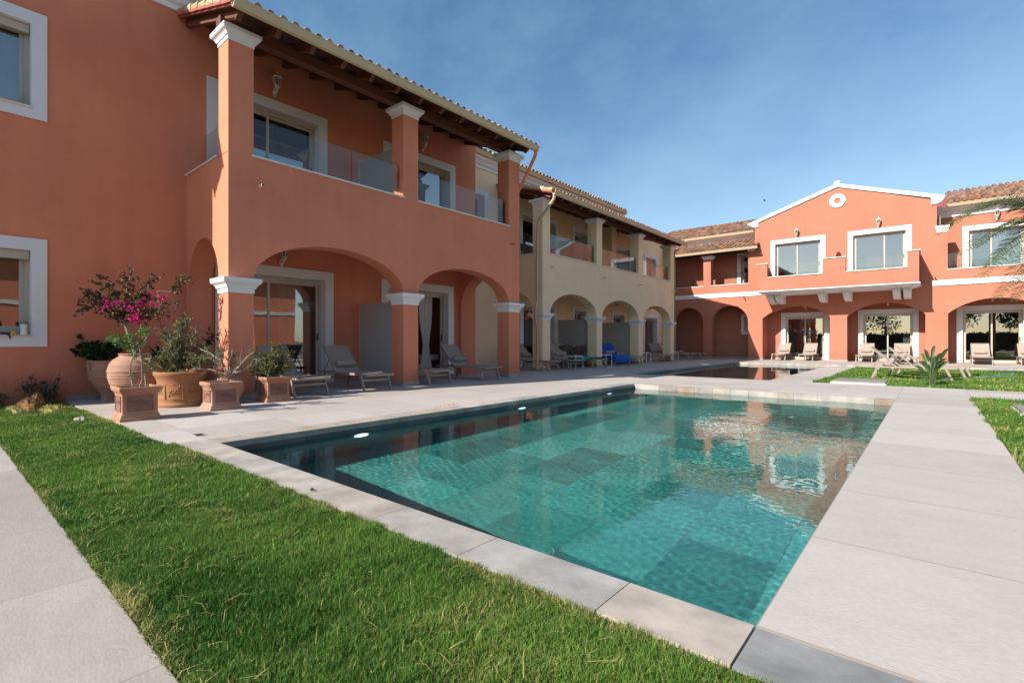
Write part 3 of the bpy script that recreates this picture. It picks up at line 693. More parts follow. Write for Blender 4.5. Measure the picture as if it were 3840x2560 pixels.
# lean-to roof over the loggia
SL = (6.98 - 6.13) / (8.05 - 10.57) * -1
def shed(par, xe, ze, xw, zw, y0, y1, n_raft, xb, capz, gm=M_GUTTER, hip=False):
    sl = (zw - ze) / (xw - xe)                       # slope (negative x goes up)
    zz = lambda x, off=0: ze + (x - xe) * sl + off
    S = Vector((xw - xe, 0, zw - ze))
    pa(tile_roof((xe + 0.04, y0, zz(xe + 0.04, 0.045)), (0, 1, 0), y1 - y0, S, S.length, pitch=0.205), 'roof_tiles', M_TILE, par, smooth=False)
    m = MB()
    pl = 0.115; k = 0
    y = y0 + 0.02
    # boarding that runs along the eaves
    nb = int(S.length / pl)
    d = S.normalized(); N = Vector((-d.z, 0, d.x)); N = N if N.z > 0 else -N
    for i in range(nb):
        a = Vector((xe, 0, ze)) + d * (i * pl + 0.004); b_ = Vector((xe, 0, ze)) + d * ((i + 1) * pl - 0.004)
        v = [(p.x + N.x * h, yy, p.z + N.z * h) for yy in (y0 + 0.03, y1 - 0.03) for p, h in ((a, 0.0), (b_, 0.0), (b_, 0.022), (a, 0.022))]
        m.add(v, [(0, 1, 2, 3), (7, 6, 5, 4), (0, 4, 5, 1), (1, 5, 6, 2), (2, 6, 7, 3), (3, 7, 4, 0)])
    v = [(p.x + N.x * h, yy, p.z + N.z * h) for yy in (y0 + 0.03, y1 - 0.03) for p, h in ((Vector((xe, 0, ze)), 0.023), (Vector((xw, 0, zw)), 0.023), (Vector((xw, 0, zw)), 0.04), (Vector((xe, 0, ze)), 0.04))]
    m.add(v, [(0, 1, 2, 3), (7, 6, 5, 4), (0, 4, 5, 1), (1, 5, 6, 2), (2, 6, 7, 3), (3, 7, 4, 0)])
    pa(m, 'boarding', M_WOOD, par)
    for i in range(n_raft):
        y = y0 + 0.16 + (y1 - y0 - 0.32) * i / (n_raft - 1)
        m = MB(); x_end = xe - 0.10
        # shaped tail: ogee cut
        lo = 0.13
        out = [(xw, zz(xw) - 0.001), (x_end, zz(x_end) - 0.001), (x_end - 0.0, zz(x_end) - 0.045), (x_end - 0.03, zz(x_end) - 0.06), (x_end - 0.045, zz(x_end) - 0.085), (x_end - 0.09, zz(x_end) - 0.10), (x_end - 0.13, zz(x_end) - 0.10 - lo * 0.2), (x_end - 0.16, zz(x_end - 0.16) - lo), (xw, zz(xw) - lo)]
        m.prism([out], y - 0.04, y + 0.04, lambda u, v, w: (u, w, v)); pa(m, 'rafter', M_BEAM, par)
    m = MB(); m.box(xb - 0.085, xb + 0.085, y0 + 0.05, y1 - 0.05, capz + 0.001, zz(xb) - 0.12); pa(m, 'eaves_beam', M_BEAM, par, bevel=0.006)
    pa(gutter_mb((xe - 0.01, y0 - 0.02, ze + 0.0), (xe - 0.01, y1 + 0.02, ze + 0.0), (1, 0, 0)), 'gutter', gm, par)
    # verge: barge board and stepped tile edge at the near end
    m = MB(); m.prism([[(xe, zz(xe) - 0.02), (xe, zz(xe) + 0.05), (xw, zz(xw) + 0.05), (xw, zz(xw) - 0.02)]], y0, y0 + 0.028, lambda u, v, w: (u, w, v))
    st = 0.36
    n_ = int(S.length / st)
    for i in range(n_):
        a = Vector((xe, 0, ze)) + d * (i * st); b_ = Vector((xe, 0, ze)) + d * ((i + 1) * st)
        m.prism([[(a.x, a.z + 0.075), (b_.x, b_.z + 0.045), (b_.x, b_.z + 0.0), (a.x, a.z + 0.01)]], y0 - 0.035, y0 - 0.001, lambda u, v, w: (u, w, v))
    pa(m, 'verge_board', M_FASCIA, par)
    m = MB(); rv = random.Random(3)
    for i in range(n_):
        a = Vector((xe, 0, ze)) + d * (i * st); b_ = Vector((xe, 0, ze)) + d * ((i + 1) * st + 0.03)
        c = rv.choice([(0.50, 0.36, 0.20), (0.46, 0.28, 0.15), (0.55, 0.42, 0.26)])
        m.tube([(a.x, y0 + 0.02, a.z + 0.10), (b_.x, y0 + 0.02, b_.z + 0.08)], [0.075, 0.06], 10, colr=c)
    pa(m, 'verge_tiles', M_TILE, par)
shed(A, -8.07, 6.06, -10.56, 6.90, 3.02, 10.52, 13, -8.8, 6.0)
m = MB(); m.tube([(-8.0, 10.45, 6.02), (-8.02, 10.47, 5.90), (-8.12, 10.5, 5.78), (-8.55, 10.56, 5.25), (-8.72, 10.575, 5.05), (-8.78, 10.58, 4.8), (-8.78, 10.58, 0.05)], 0.045, 10); pa(m, 'downpipe', M_SALMON, smooth=True)

# room contents seen through the open door
t = thing('bed', 'dark wooden bed seen inside the open doorway behind the second arch', 'bed', (-12.0, 9.1, 0.02))
MB().box(-0.9, 0.9, -0.75, 0.75, 0.0, 0.38).build('base', M_BEAM, t, bevel=0.01); MB().box(-0.88, 0.88, -0.73, 0.73, 0.38, 0.55).build('mattress', M_CURTAIN, t, bevel=0.03)
m = MB()
for k in range(5): m.box(-11.5 + 0.01 * (k % 2), -11.18, 8.65, 9.05 - 0.01 * (k % 2), 0.571 + k * 0.05, 0.616 + k * 0.05)
tag(m.build('towel_stack', M_CURTAIN, None, bevel=0.015), 'stack of folded white towels on the bed inside the open doorway', 'towels')

# sill objects
t = thing('tin_can', 'white tin with grey lid standing on the lower left window sill', 'can', (-10.51, 0.985, 1.051))
m = MB(); m.lathe([(0.0, 0), (0.042, 0), (0.042, 0.012), (0.040, 0.014), (0.040, 0.17), (0.0, 0.17)], n=20); m.build('body', M_WTABLE, t, smooth=True)
m = MB(); m.lathe([(0.0, 0.2), (0.044, 0.2), (0.046, 0.19), (0.046, 0.165), (0.041, 0.165)], n=20); m.v.reverse() if False else None; m.build('lid', mat('grey_lid', (0.16, 0.15, 0.17), 0.5), t, smooth=True)
t = thing('hand_tool', 'small yellow and black hand tool lying on the lower left window sill', 'tool', (-10.50, 0.83, 1.053))
MYEL = mat('yellow_plastic', (0.75, 0.42, 0.03), 0.4); MBLK = mat('black_rubber', (0.02, 0.02, 0.022), 0.6)
m = MB(); m.lathe([(0, 0), (0.03, 0), (0.034, 0.01), (0.034, 0.04), (0.02, 0.05), (0, 0.05)], 0, 0.04, 14); m.build('body', MYEL, t, smooth=True)
m = MB(); m.tube([(0, 0.02, 0.02), (0.01, -0.06, 0.022), (0.0, -0.13, 0.016), (0.02, -0.18, 0.012)], [0.014, 0.016, 0.012, 0.006], 8); m.tube([(0.02, -0.05, 0.02), (0.05, -0.02, 0.01), (0.068, 0.0, -0.03), (0.07, 0.005, -0.07)], [0.011, 0.012, 0.012, 0.007], 8); m.build('handles', MBLK, t, smooth=True)

# ================================================================== CREAM BUILDING
B = thing('cream_building', 'cream building with three arches and upper loggia, middle of the row', 'building', (-9.8, 18.2, 0))
pb = lambda mb, name, m, **k: pa(mb, name, m, B, **k)
XB = -9.6; XBW = -11.5
FB = shifted(FX(XBW), B); opB = []
def ob(u0, u1, z0, z1, **k):
    opening(B, FB, -1, u0, u1, z0, z1, **k); opB.append(inner(u0, u1, z0, z1, k.get('trim', 0.2), k.get('closed_bottom', False), k.get('band', 0.2)))
ob(14.05, 16.4, 0.02, 2.45, curtains=((0.1, 0.35),)); ob(14.0, 16.5, 3.6, 5.80, curtains=((0.6, 0.95),))
ob(17.5, 18.75, 1.1, 2.43, kind='window', trim=0.18, closed_bottom=True, band=0.18); ob(20.85, 22.3, 1.1, 2.40, kind='window', trim=0.18, closed_bottom=True, band=0.18)
ob(17.5, 19.3, 3.6, 5.79, curtains=((0.1, 0.8),)); ob(20.9, 22.5, 3.6, 5.55)
ob(24.2, 26.1, 0.02, 2.40, curtains=((0.1, 0.4),)); ob(24.35, 25.9, 3.9, 5.55, kind='window', trim=0.16, closed_bottom=True, band=0.16)
ob(11.15, 12.35, 4.4, 6.02, kind='window', trim=0.18, closed_bottom=True, band=0.18)
m = MB(); m.prism([[(10.8, 0), (28.09, 0), (28.09, 6.8), (10.8, 6.8)]] + [hole(t) for t in opB], 0, -0.25, FX(XBW)); pb(m, 'main_wall', M_CREAM)
m = MB(); m.box(-14, -13.9, 10.8, 28.0, 0, 6.8); m.box(-13.9, -11.75, 10.8, 28.0, 3.1, 3.55); m.box(-13.9, -11.75, 10.8, 28.0, 6.3, 6.4); m.box(-13.9, -11.75, 10.8, 28.0, -0.03, 0.015)
for y in (13.2, 17.0, 19.9, 23.3): m.box(-13.9, -11.75, y, y + 0.1, 0.015, 3.1); m.box(-13.9, -11.75, y, y + 0.1, 3.55, 6.3)
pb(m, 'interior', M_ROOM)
m = MB(); m.prism([arcade(12.9, 23.6, 3.82, [(13.32, 16.3, 1.87, 0.73), (16.7, 19.78, 1.87, 0.72), (20.18, 23.2, 1.87, 0.70)])], 0, -0.4, FX(XB))
m.prism([arcade(-11.499, -10.0, 3.82, [(-11.42, -10.001, 1.85, 0.74)])], 0, 0.42, FY(12.9))
m.prism([arcade(-11.499, -10.0, 3.82, [(-11.42, -10.001, 1.85, 0.74)])], -0.4, 0, FY(23.599))
m.box(-11.499, -10.0, 13.32, 23.2, 3.3, 3.55)
BC = ((12.9, 13.32), (16.3, 16.7), (19.78, 20.18), (23.2, 23.6))
for a, b_ in BC: m.box(-10.0, -9.601, a, b_, 3.81, 5.37)
m.box(-11.499, -10.75, 19.55, 19.95, 3.551, 6.0)
pb(m, 'arcade', M_CREAM)
for a, b_ in BC: pb(capital(-10.0, -9.6, a, b_, 5.37, 5.57), 'capital', M_WHITE); pb(capital(-10.0, -9.6, a, b_, 1.64, 1.87), 'capital', M_WHITE)
m = MB()
for a, b_ in BC: m.box(-10.02, -9.58, a - 0.02, b_ + 0.02, 0, 0.085)
m.box(-11.499, -11.48, 10.8, 14.04, 0, 0.085); m.box(-11.499, -11.48, 16.41, 24.19, 0, 0.085)
pb(m, 'skirting', M_SKIRT)
m = MB()
for a, b_ in ((13.29, 16.31), (16.68, 19.8), (20.16, 23.22)): m.box(-10.03, -9.56, a, b_, 3.82, 3.85)
m.box(-11.49, -10.03, 12.87, 13.35, 3.82, 3.85); pb(m, 'parapet_sill', M_MARBLE)
for y0, y1 in ((13.34, 14.8), (14.82, 16.28), (16.72, 18.3), (18.32, 19.76), (20.2, 21.7), (21.72, 23.18)):
    m = MB(); m.add([(-9.714, y0, 3.85), (-9.714, y1, 3.85), (-9.714, y1, 4.52), (-9.714, y0, 4.52)], [(0, 1, 2, 3)]); pb(m, 'balcony_glass', M_GLASSB)
m = MB(); m.add([(-11.45, 13.1, 3.85), (-10.02, 13.1, 3.85), (-10.02, 13.1, 4.52), (-11.45, 13.1, 4.52)], [(0, 1, 2, 3)]); pb(m, 'balcony_glass', M_GLASSB)
for y in (13.34, 16.74, 19.85, 23.3):
    m = MB(); m.tube([(-9.62, y, 3.38), (-9.42, y, 3.38)], 0.026, 10); pb(m, 'drain_spout', M_CREAM)
shed(B, -9.10, 5.62, -11.49, 6.32, 12.76, 23.75, 19, -9.8, 5.57)
# main roof of the cream building with its gutter
m = MB(); cpf2 = [(0, 6.70), (0.05, 6.70), (0.06, 6.78), (0.12, 6.82), (0.16, 6.90), (0.22, 6.95), (0.26, 7.02), (0.26, 7.10), (0, 7.10)]
m.add([(XBW + a, y, z) for y in (10.8, 21.7) for a, z in cpf2], [(i, (i + 1) % 9, (i + 1) % 9 + 9, i + 9) for i in range(9)] + [tuple(range(9)), tuple(range(17, 8, -1))]); pb(m, 'cornice', M_WHITE)
pb(gutter_mb((-11.26, 10.9, 7.10), (-11.26, 21.75, 7.10), (1, 0, 0)), 'gutter', M_GUTTER)
S = Vector((-3.0, 0, 1.05)); pb(tile_roof((-11.18, 10.9, 7.15), (0, 1, 0), 10.8, S, S.length), 'roof_tiles', M_TILE)
S = Vector((-2.9, 0, 0.95)); pb(tile_roof((-11.40, 21.75, 6.36), (0, 1, 0), 6.4, S, S.length), 'roof_tiles', M_TILE)
m = MB(); m.box(-14.2, -11.5, 10.8, 21.6, 6.81, 7.12); pb(m, 'roof_core', M_CREAM)
m = MB(); m.tube([(-9.06, 12.80, 5.60), (-9.07, 12.80, 5.45), (-9.15, 12.80, 5.36), (-9.62, 12.80, 4.90), (-9.70, 12.82, 4.80), (-9.74, 12.82, 4.62), (-9.76, 12.83, 2.25), (-9.76, 12.79, 2.10), (-9.76, 12.74, 2.0), (-9.76, 12.74, 1.62), (-9.76, 12.83, 1.45), (-9.76, 12.83, 0.02)], 0.047, 12)
for z in (3.2, 1.0, 4.5): m.tube([(-9.76, 12.83, z), (-9.76, 12.83, z + 0.04)], 0.056, 12)
pb(m, 'downpipe', M_GUTTER, smooth=True)
m = MB(); m.tube([(-11.4, 26.6, 6.4), (-11.4, 26.6, 5.0), (-11.3, 26.6, 4.9), (-11.3, 26.6, 4.75), (-11.4, 26.6, 4.6), (-11.4, 26.6, 0.05)], 0.05, 10); pb(m, 'downpipe', M_GUTTER, smooth=True)

# ================================================================== ORANGE BUILDING
O_ = thing('orange_building', 'sunlit orange building with white gable, balcony and tiled roofs, at the far end', 'building', (-3.44, 28.3, 0))
po = lambda mb, name, m, **k: pa(mb, name, m, O_, **k)
YF, YW = 28.1, 29.4
FOW = shifted(FY(YW), O_); FOF = shifted(FY(YF), O_); opW = []; opF = []
def oo(lst, fn, u0, u1, z0, z1, **k):
    opening(O_, fn, 1, u0, u1, z0, z1, **k); lst.append(inner(u0, u1, z0, z1, k.get('trim', 0.2), k.get('closed_bottom', False), k.get('band', 0.2)))
oo(opW, FOW, -6.11, -3.94, 0.02, 2.46, curtains=((0.5, 0.62), (0.88, 0.98))); oo(opW, FOW, -2.74, -0.45, 0.02, 2.48, curtains=((0.80, 0.98),)); oo(opW, FOW, 0.83, 3.10, 0.02, 2.50)
oo(opW, FOW, -8.32, -6.9, 3.75, 5.94); oo(opW, FOW, 1.03, 3.15, 3.75, 5.97, curtains=((0.4, 0.98),), mull=1.95)
oo(opW, FOW, -8.1, -7.2, 1.35, 2.47, kind='window', trim=0.16, closed_bottom=True, band=0.16)
oo(opF, FOF, -6.32, -3.92, 3.75, 6.10, curtains=(), mull=-5.15); oo(opF, FOF, -3.02, -0.67, 3.75, 6.10, mull=-1.65)
m = MB(); m.prism([[(-15, 0), (8.5, 0), (8.5, 6.75), (-15, 6.75)]] + [hole(t) for t in opW if t not in ()], 0, 0.25, FY(YW))
po(m, 'back_wall', M_ORANGE)
m = MB(); m.box(-14.9, 8.4, 32.0, 32.1, 0, 6.7); m.box(-14.9, 8.4, YW + 0.25, 32.0, 3.1, 3.6); m.box(-14.9, 8.4, YW + 0.25, 32.0, 6.4, 6.5); m.box(-14.9, 8.4, YW + 0.25, 32.0, -0.03, 0.015)
m.box(-6.9, 0.1, 29.38, 29.399, 3.8, 3.81)
for x in (-6.6, -3.4, 0.2): m.box(x, x + 0.1, YW + 0.25, 32.0, 0.015, 3.1); m.box(x, x + 0.1, YF + 0.32, 32.0, 3.75, 6.4)
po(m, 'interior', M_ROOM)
gal = [(-12.6, -11.7, 1.95, 0.9), (-11.42, -9.74, 2.0, 0.86), (-9.29, -7.41, 2.0, 0.88)]
lp = [(-15, 0)]
for a, b_, sp, ri in gal: lp.append((a, 0)); lp.extend(reversed(arch_pts(a, b_, sp, ri))); lp.append((b_, 0))
for a, b_ in ((-6.71, -3.74), (-3.05, -0.21), (0.53, 3.5), (4.2, 7.2)): lp.append((a, 0)); lp.extend(reversed(seg_pts(a, b_, 2.14, 0.59))); lp.append((b_, 0))
lp += [(8.5, 0), (8.5, 4.0), (0.52, 4.0), (0.52, 5.62), (0.17, 5.62), (0.17, 7.02), (-3.44, 8.30), (-7.08, 7.02), (-7.08, 5.88), (-7.4, 5.88), (-7.4, 4.0), (-9.34, 4.0), (-9.34, 5.48), (-9.74, 5.48), (-9.74, 4.0), (-15, 4.0)]
m = MB(); m.prism([lp] + [hole(t) for t in opF], 0, 0.4, FY(YF))
m.box(-15, 8.5, YF + 0.4, YW - 0.001, 3.4, 3.7)
m.box(-7.08, -6.9, YF + 0.4, YW - 0.001, 3.7, 7.0); m.box(-0.02, 0.17, YF + 0.4, YW - 0.001, 3.7, 7.0)
for x in (-7.08, -3.6, 0.1): m.box(x, x + 0.35, YF + 0.4, YW - 0.001, 0, 3.39)
po(m, 'front_wall', M_ORANGE)
# balcony
YB = 26.42
m = MB(); par_ = [[(-6.53, 3.40), (-0.40, 3.40), (-0.40, 4.70), (-0.78, 4.70), (-0.78, 4.03), (-2.93, 4.03), (-2.93, 4.70), (-3.80, 4.70), (-3.80, 4.03), (-6.10, 4.03), (-6.10, 4.70), (-6.53, 4.70)]]
m.prism(par_, 0, 0.16, FY(YB)); m.box(-6.53, -6.37, YB + 0.16, YF - 0.001, 3.40, 4.70); m.box(-0.56, -0.40, YB + 0.16, YF - 0.001, 3.40, 4.70); m.box(-6.37, -0.56, YB + 0.16, YF - 0.001, 3.42, 3.72)
po(m, 'balcony', M_ORANGE)
m = MB(); m.box(-6.58, -6.06, YB - 0.04, YB + 0.2, 4.70, 4.735); m.box(-3.84, -2.89, YB - 0.04, YB + 0.2, 4.70, 4.735); m.box(-0.82, -0.35, YB - 0.04, YB + 0.2, 4.70, 4.735); m.box(-6.09, -3.81, YB - 0.04, YB + 0.2, 4.03, 4.065); m.box(-2.92, -0.79, YB - 0.04, YB + 0.2, 4.03, 4.065); m.box(-0.60, -0.35, YB + 0.2, YF - 0.002, 4.70, 4.735)
po(m, 'balcony_coping', M_MARBLE)
for a, b_ in ((-6.09, -3.81), (-2.92, -0.79)): m = MB(); m.add([(a, YB + 0.076, 4.065), (b_, YB + 0.076, 4.065), (b_, YB + 0.076, 4.62), (a, YB + 0.076, 4.62)], [(0, 1, 2, 3)]); po(m, 'balcony_glass', M_GLASSB)
m = MB(); rings = []      # moulded underside
for t_, z in ((0.03, 3.40), (0.05, 3.385), (0.05, 3.36), (0.0, 3.345), (-0.04, 3.32), (-0.10, 3.29), (-0.20, 3.27), (-0.22, 3.25)): rings.append([(-6.53 - t_, YF - 0.003, z), (-6.53 - t_, YB - t_, z), (-0.40 + t_, YB - t_, z), (-0.40 + t_, YF - 0.003, z)])
vs = [p for r_ in rings for p in r_]; fs = [(i * 4 + k, i * 4 + k + 1, i * 4 + k + 5, i * 4 + k + 4) for i in range(7) for k in range(3)]; fs.append((28, 29, 30, 31)); m.add(vs, fs); po(m, 'balcony_moulding', M_WHITE)
for x0, x1 in ((-6.25, -5.98), (-5.88, -5.62), (-4.07, -3.80), (-3.09, -2.82), (-1.29, -1.03), (-0.93, -0.67)):
    m = MB(); m.prism([[(YF - 0.003, 3.25), (27.0, 3.25), (27.0, 3.12), (27.03, 3.08), (27.12, 3.0), (27.3, 2.93), (27.42, 2.86), (YF - 0.003, 2.82)]], x0, x1, lambda u, v, w: (w, u, v)); m.box(x0 - 0.015, x1 + 0.015, 26.96, 27.3, 3.125, 3.247); po(m, 'bracket', M_WHITE)
# raking coping of the gable
zc = lambda x: 8.46 - abs(x + 3.44) * (1.31 / 3.93)
m = MB(); m.prism([[(-7.42, zc(-7.42)), (-3.44, 8.46), (0.42, zc(0.42)), (0.36, 6.98), (0.30, 6.93), (0.17, 6.86), (-0.02, 6.84), (-0.02, zc(-0.02) - 0.17), (-3.44, 8.29), (-6.90, zc(-6.90) - 0.17), (-6.90, 6.90), (-7.08, 6.90), (-7.16, 6.95), (-7.32, 7.02), (-7.36, 7.08), (-7.42, 7.08)]], -0.06, 0.45, FY(YF))
m.box(-3.56, -3.32, YF - 0.08, YF + 0.4, 8.40, 8.56); m.lathe([(0.11, 8.56), (0.09, 8.60), (0.0, 8.62)], -3.44, YF + 0.1, 12); po(m, 'gable_coping', M_WHITE)
m = MB(); el = lambda rx, rz, n=40: [(-3.43 + rx * math.cos(2 * math.pi * i / n), 7.64 + rz * math.sin(2 * math.pi * i / n)) for i in range(n)]
m.prism([el(0.325, 0.325), el(0.135, 0.135)], -0.05, -0.001, FY(YF)); po(m, 'oculus_ring', M_WHITE, bevel=0.01)
for a, b_ in ((-15, -6.75), (0.02, 8.5)): m = MB(); m.box(a, b_, YF - 0.045, YF - 0.001, 3.34, 3.57); po(m, 'string_course', M_WHITE, bevel=0.01)
po(capital(-9.74, -9.34, YF, YF + 0.4, 5.48, 5.69), 'capital', M_WHITE)
m = capital(-7.40, -7.09, YF, YF + 0.38, 5.68, 5.88, e=0.08); po(m, 'capital', M_WHITE)
m = capital(0.175, 0.52, YF, YF + 0.38, 5.62, 5.90, e=0.06); po(m, 'capital', M_WHITE)
m = MB(); m.box(-11.6, -9.72, YF - 0.03, YF + 0.43, 4.0, 4.035); m.box(-9.36, -7.38, YF - 0.03, YF + 0.43, 4.0, 4.035); m.box(0.50, 8.5, YF - 0.03, YF + 0.43, 4.0, 4.035); po(m, 'parapet_sill', M_MARBLE)
for a, b_ in ((-11.6, -9.76), (-9.32, -7.42), (0.54, 3.4)): m = MB(); m.add([(a, YF + 0.156, 4.035), (b_, YF + 0.156, 4.035), (b_, YF + 0.156, 4.70), (a, YF + 0.156, 4.70)], [(0, 1, 2, 3)]); po(m, 'balcony_glass', M_GLASSB)
m = MB()
for a, b_ in ((-11.69, -11.43), (-9.74, -9.29), (-7.41, -6.71), (-3.74, -3.05), (-0.21, 0.53), (3.5, 4.2)): m.box(a - 0.015, b_ + 0.015, YF - 0.02, YF + 0.42, 0, 0.09)
m.box(-15, -6.12, YW - 0.02, YW - 0.001, 0, 0.09); po(m, 'skirting', M_SKIRT)
for a, b_ in ((-15, -6.95), (0.175, 8.6)):
    m = MB(); pf = [(0, 6.45), (-0.05, 6.45), (-0.06, 6.53), (-0.14, 6.58), (-0.18, 6.66), (-0.30, 6.70), (-0.42, 6.78), (-0.46, 6.86), (0, 6.86)]
    m.add([(x, YW + q, z) for x in (a, b_) for q, z in pf], [(i, (i + 1) % 9, (i + 1) % 9 + 9, i + 9) for i in range(9)] + [tuple(range(9)), tuple(range(17, 8, -1))]); po(m, 'cornice', M_WHITE)
for a, b_ in ((-12.4, -7.12), (0.5, 8.6)): po(gutter_mb((a, YW - 0.42, 6.90), (b_, YW - 0.42, 6.90), (0, -1, 0)), 'gutter', M_GUTTER)
S = Vector((0, 3.9, 1.40))
po(tile_roof((-13.5, YW - 0.45, 6.96), (1, 0, 0), 6.6, S, S.length, pitch=0.23), 'roof_tiles', M_TILE); po(tile_roof((0.5, YW - 0.45, 6.96), (1, 0, 0), 8.0, S, S.length, pitch=0.23), 'roof_tiles', M_TILE)
m = MB(); m.prism([[(YW - 0.40, 6.87), (33.0, 8.15), (37, 6.87)]], -15, 8.5, lambda u, v, w: (w, u, v)); m.prism([[(-7.0, 6.9), (-0.0, 6.9), (-3.44, 8.20)]], YF + 0.41, 33, lambda u, v, w: (u, w, v)); po(m, 'roof_core', M_FASCIA)
# lower lean-to over the gallery
S = Vector((0, 1.78, 0.66)); po(tile_roof((-12.2, YF - 0.50, 5.87), (1, 0, 0), 5.35, S, S.length, pitch=0.23), 'roof_tiles', M_TILE)
po(gutter_mb((-12.2, YF - 0.46, 5.80), (-6.84, YF - 0.46, 5.80), (0, -1, 0)), 'gutter', M_GUTTER)
m = MB(); m.prism([[(YF - 0.45, 5.78), (YW - 0.01, 6.44), (YW - 0.01, 6.40), (YF - 0.45, 5.74)]], -12.2, -6.88, lambda u, v, w: (w, u, v)); m.box(-12.2, -7.09, YF + 0.1, YF + 0.28, 5.69, 5.88); po(m, 'boarding', M_WOOD)
m = MB(); m.tube([(-11.2, YF - 0.5, 5.74), (-11.25, YF - 0.4, 5.6), (-11.33, YF - 0.15, 5.45), (-11.36, YF - 0.06, 5.3), (-11.36, YF - 0.06, 0.03)], 0.045, 10); po(m, 'downpipe', M_GUTTER, smooth=True)
for x, z in ((0.10, 3.72), (-7.6, 3.28)): m = MB(); m.tube([(x, YF + 0.02, z), (x, YF - 0.28, z)], 0.025, 8); po(m, 'drain_spout', M_ORANGE)

# ================================================================== PRIVACY SCREENS
def screen(lab, xa, xb, y, h):
    t = thing('privacy_screen', lab, 'screen', ((xa + xb) / 2, y, 0), group='frosted screens between the terraces'); w = abs(xb - xa)
    MB().box(-w / 2 + 0.02, w / 2 - 0.02, -0.006, 0.006, 0.06, h).build('panel', M_SCREEN, t)
    m = MB(); m.box(-w / 2 - 0.01, -w / 2 + 0.02, -0.02, 0.02, 0.0, h); m.box(-w / 2 + 0.02, w / 2 - 0.02, -0.015, 0.015, 0.0, 0.06); m.build('frame', M_FRAME, t, bevel=0.003)
screen('grey frosted screen beside the middle column of the near salmon building', -10.54, -9.05, 6.8, 1.84)
screen('grey frosted screen inside the first ground-floor arch of the cream building', -11.47, -10.03, 16.5, 1.80)
screen('grey frosted screen inside the second ground-floor arch of the cream building', -11.47, -10.03, 19.98, 1.80)
def upscreen(lab, X0, X1, y, z, h):
    t = thing('privacy_screen', lab, 'screen', ((X0 + X1) / 2, y, z), group='frosted screens on the upper loggias'); w = abs(X1 - X0)
    MB().box(-w / 2, w / 2, -0.006, 0.006, 0.02, h).build('panel', M_SCREEN, t); MB().box(-w / 2 - 0.02, -w / 2, -0.03, 0.03, 0.0, h + 0.03).build('post', M_MARBLE, t)
upscreen('frosted screen dividing the upper loggia of the near salmon building', -10.54, -9.02, 6.8, 3.72, 1.55)
upscreen('dark frosted screen left of the second upper column of the cream building', -11.47, -10.03, 16.5, 3.55, 1.4)
upscreen('dark frosted screen left of the third upper column of the cream building', -11.47, -10.03, 19.98, 3.55, 1.4)
t = thing('privacy_screen', 'small orange screen panel standing between the two gable balconies', 'screen', (-3.37, YB + 0.9, 3.72)); MB().prism([[(-0.75, 0.0), (0.7, 0.0), (0.7, 1.5), (-0.1, 1.35), (-0.75, 1.0)]], -0.03, 0.03, lambda u, v, w: (w, u, v)).build('panel', M_ORANGE, t)

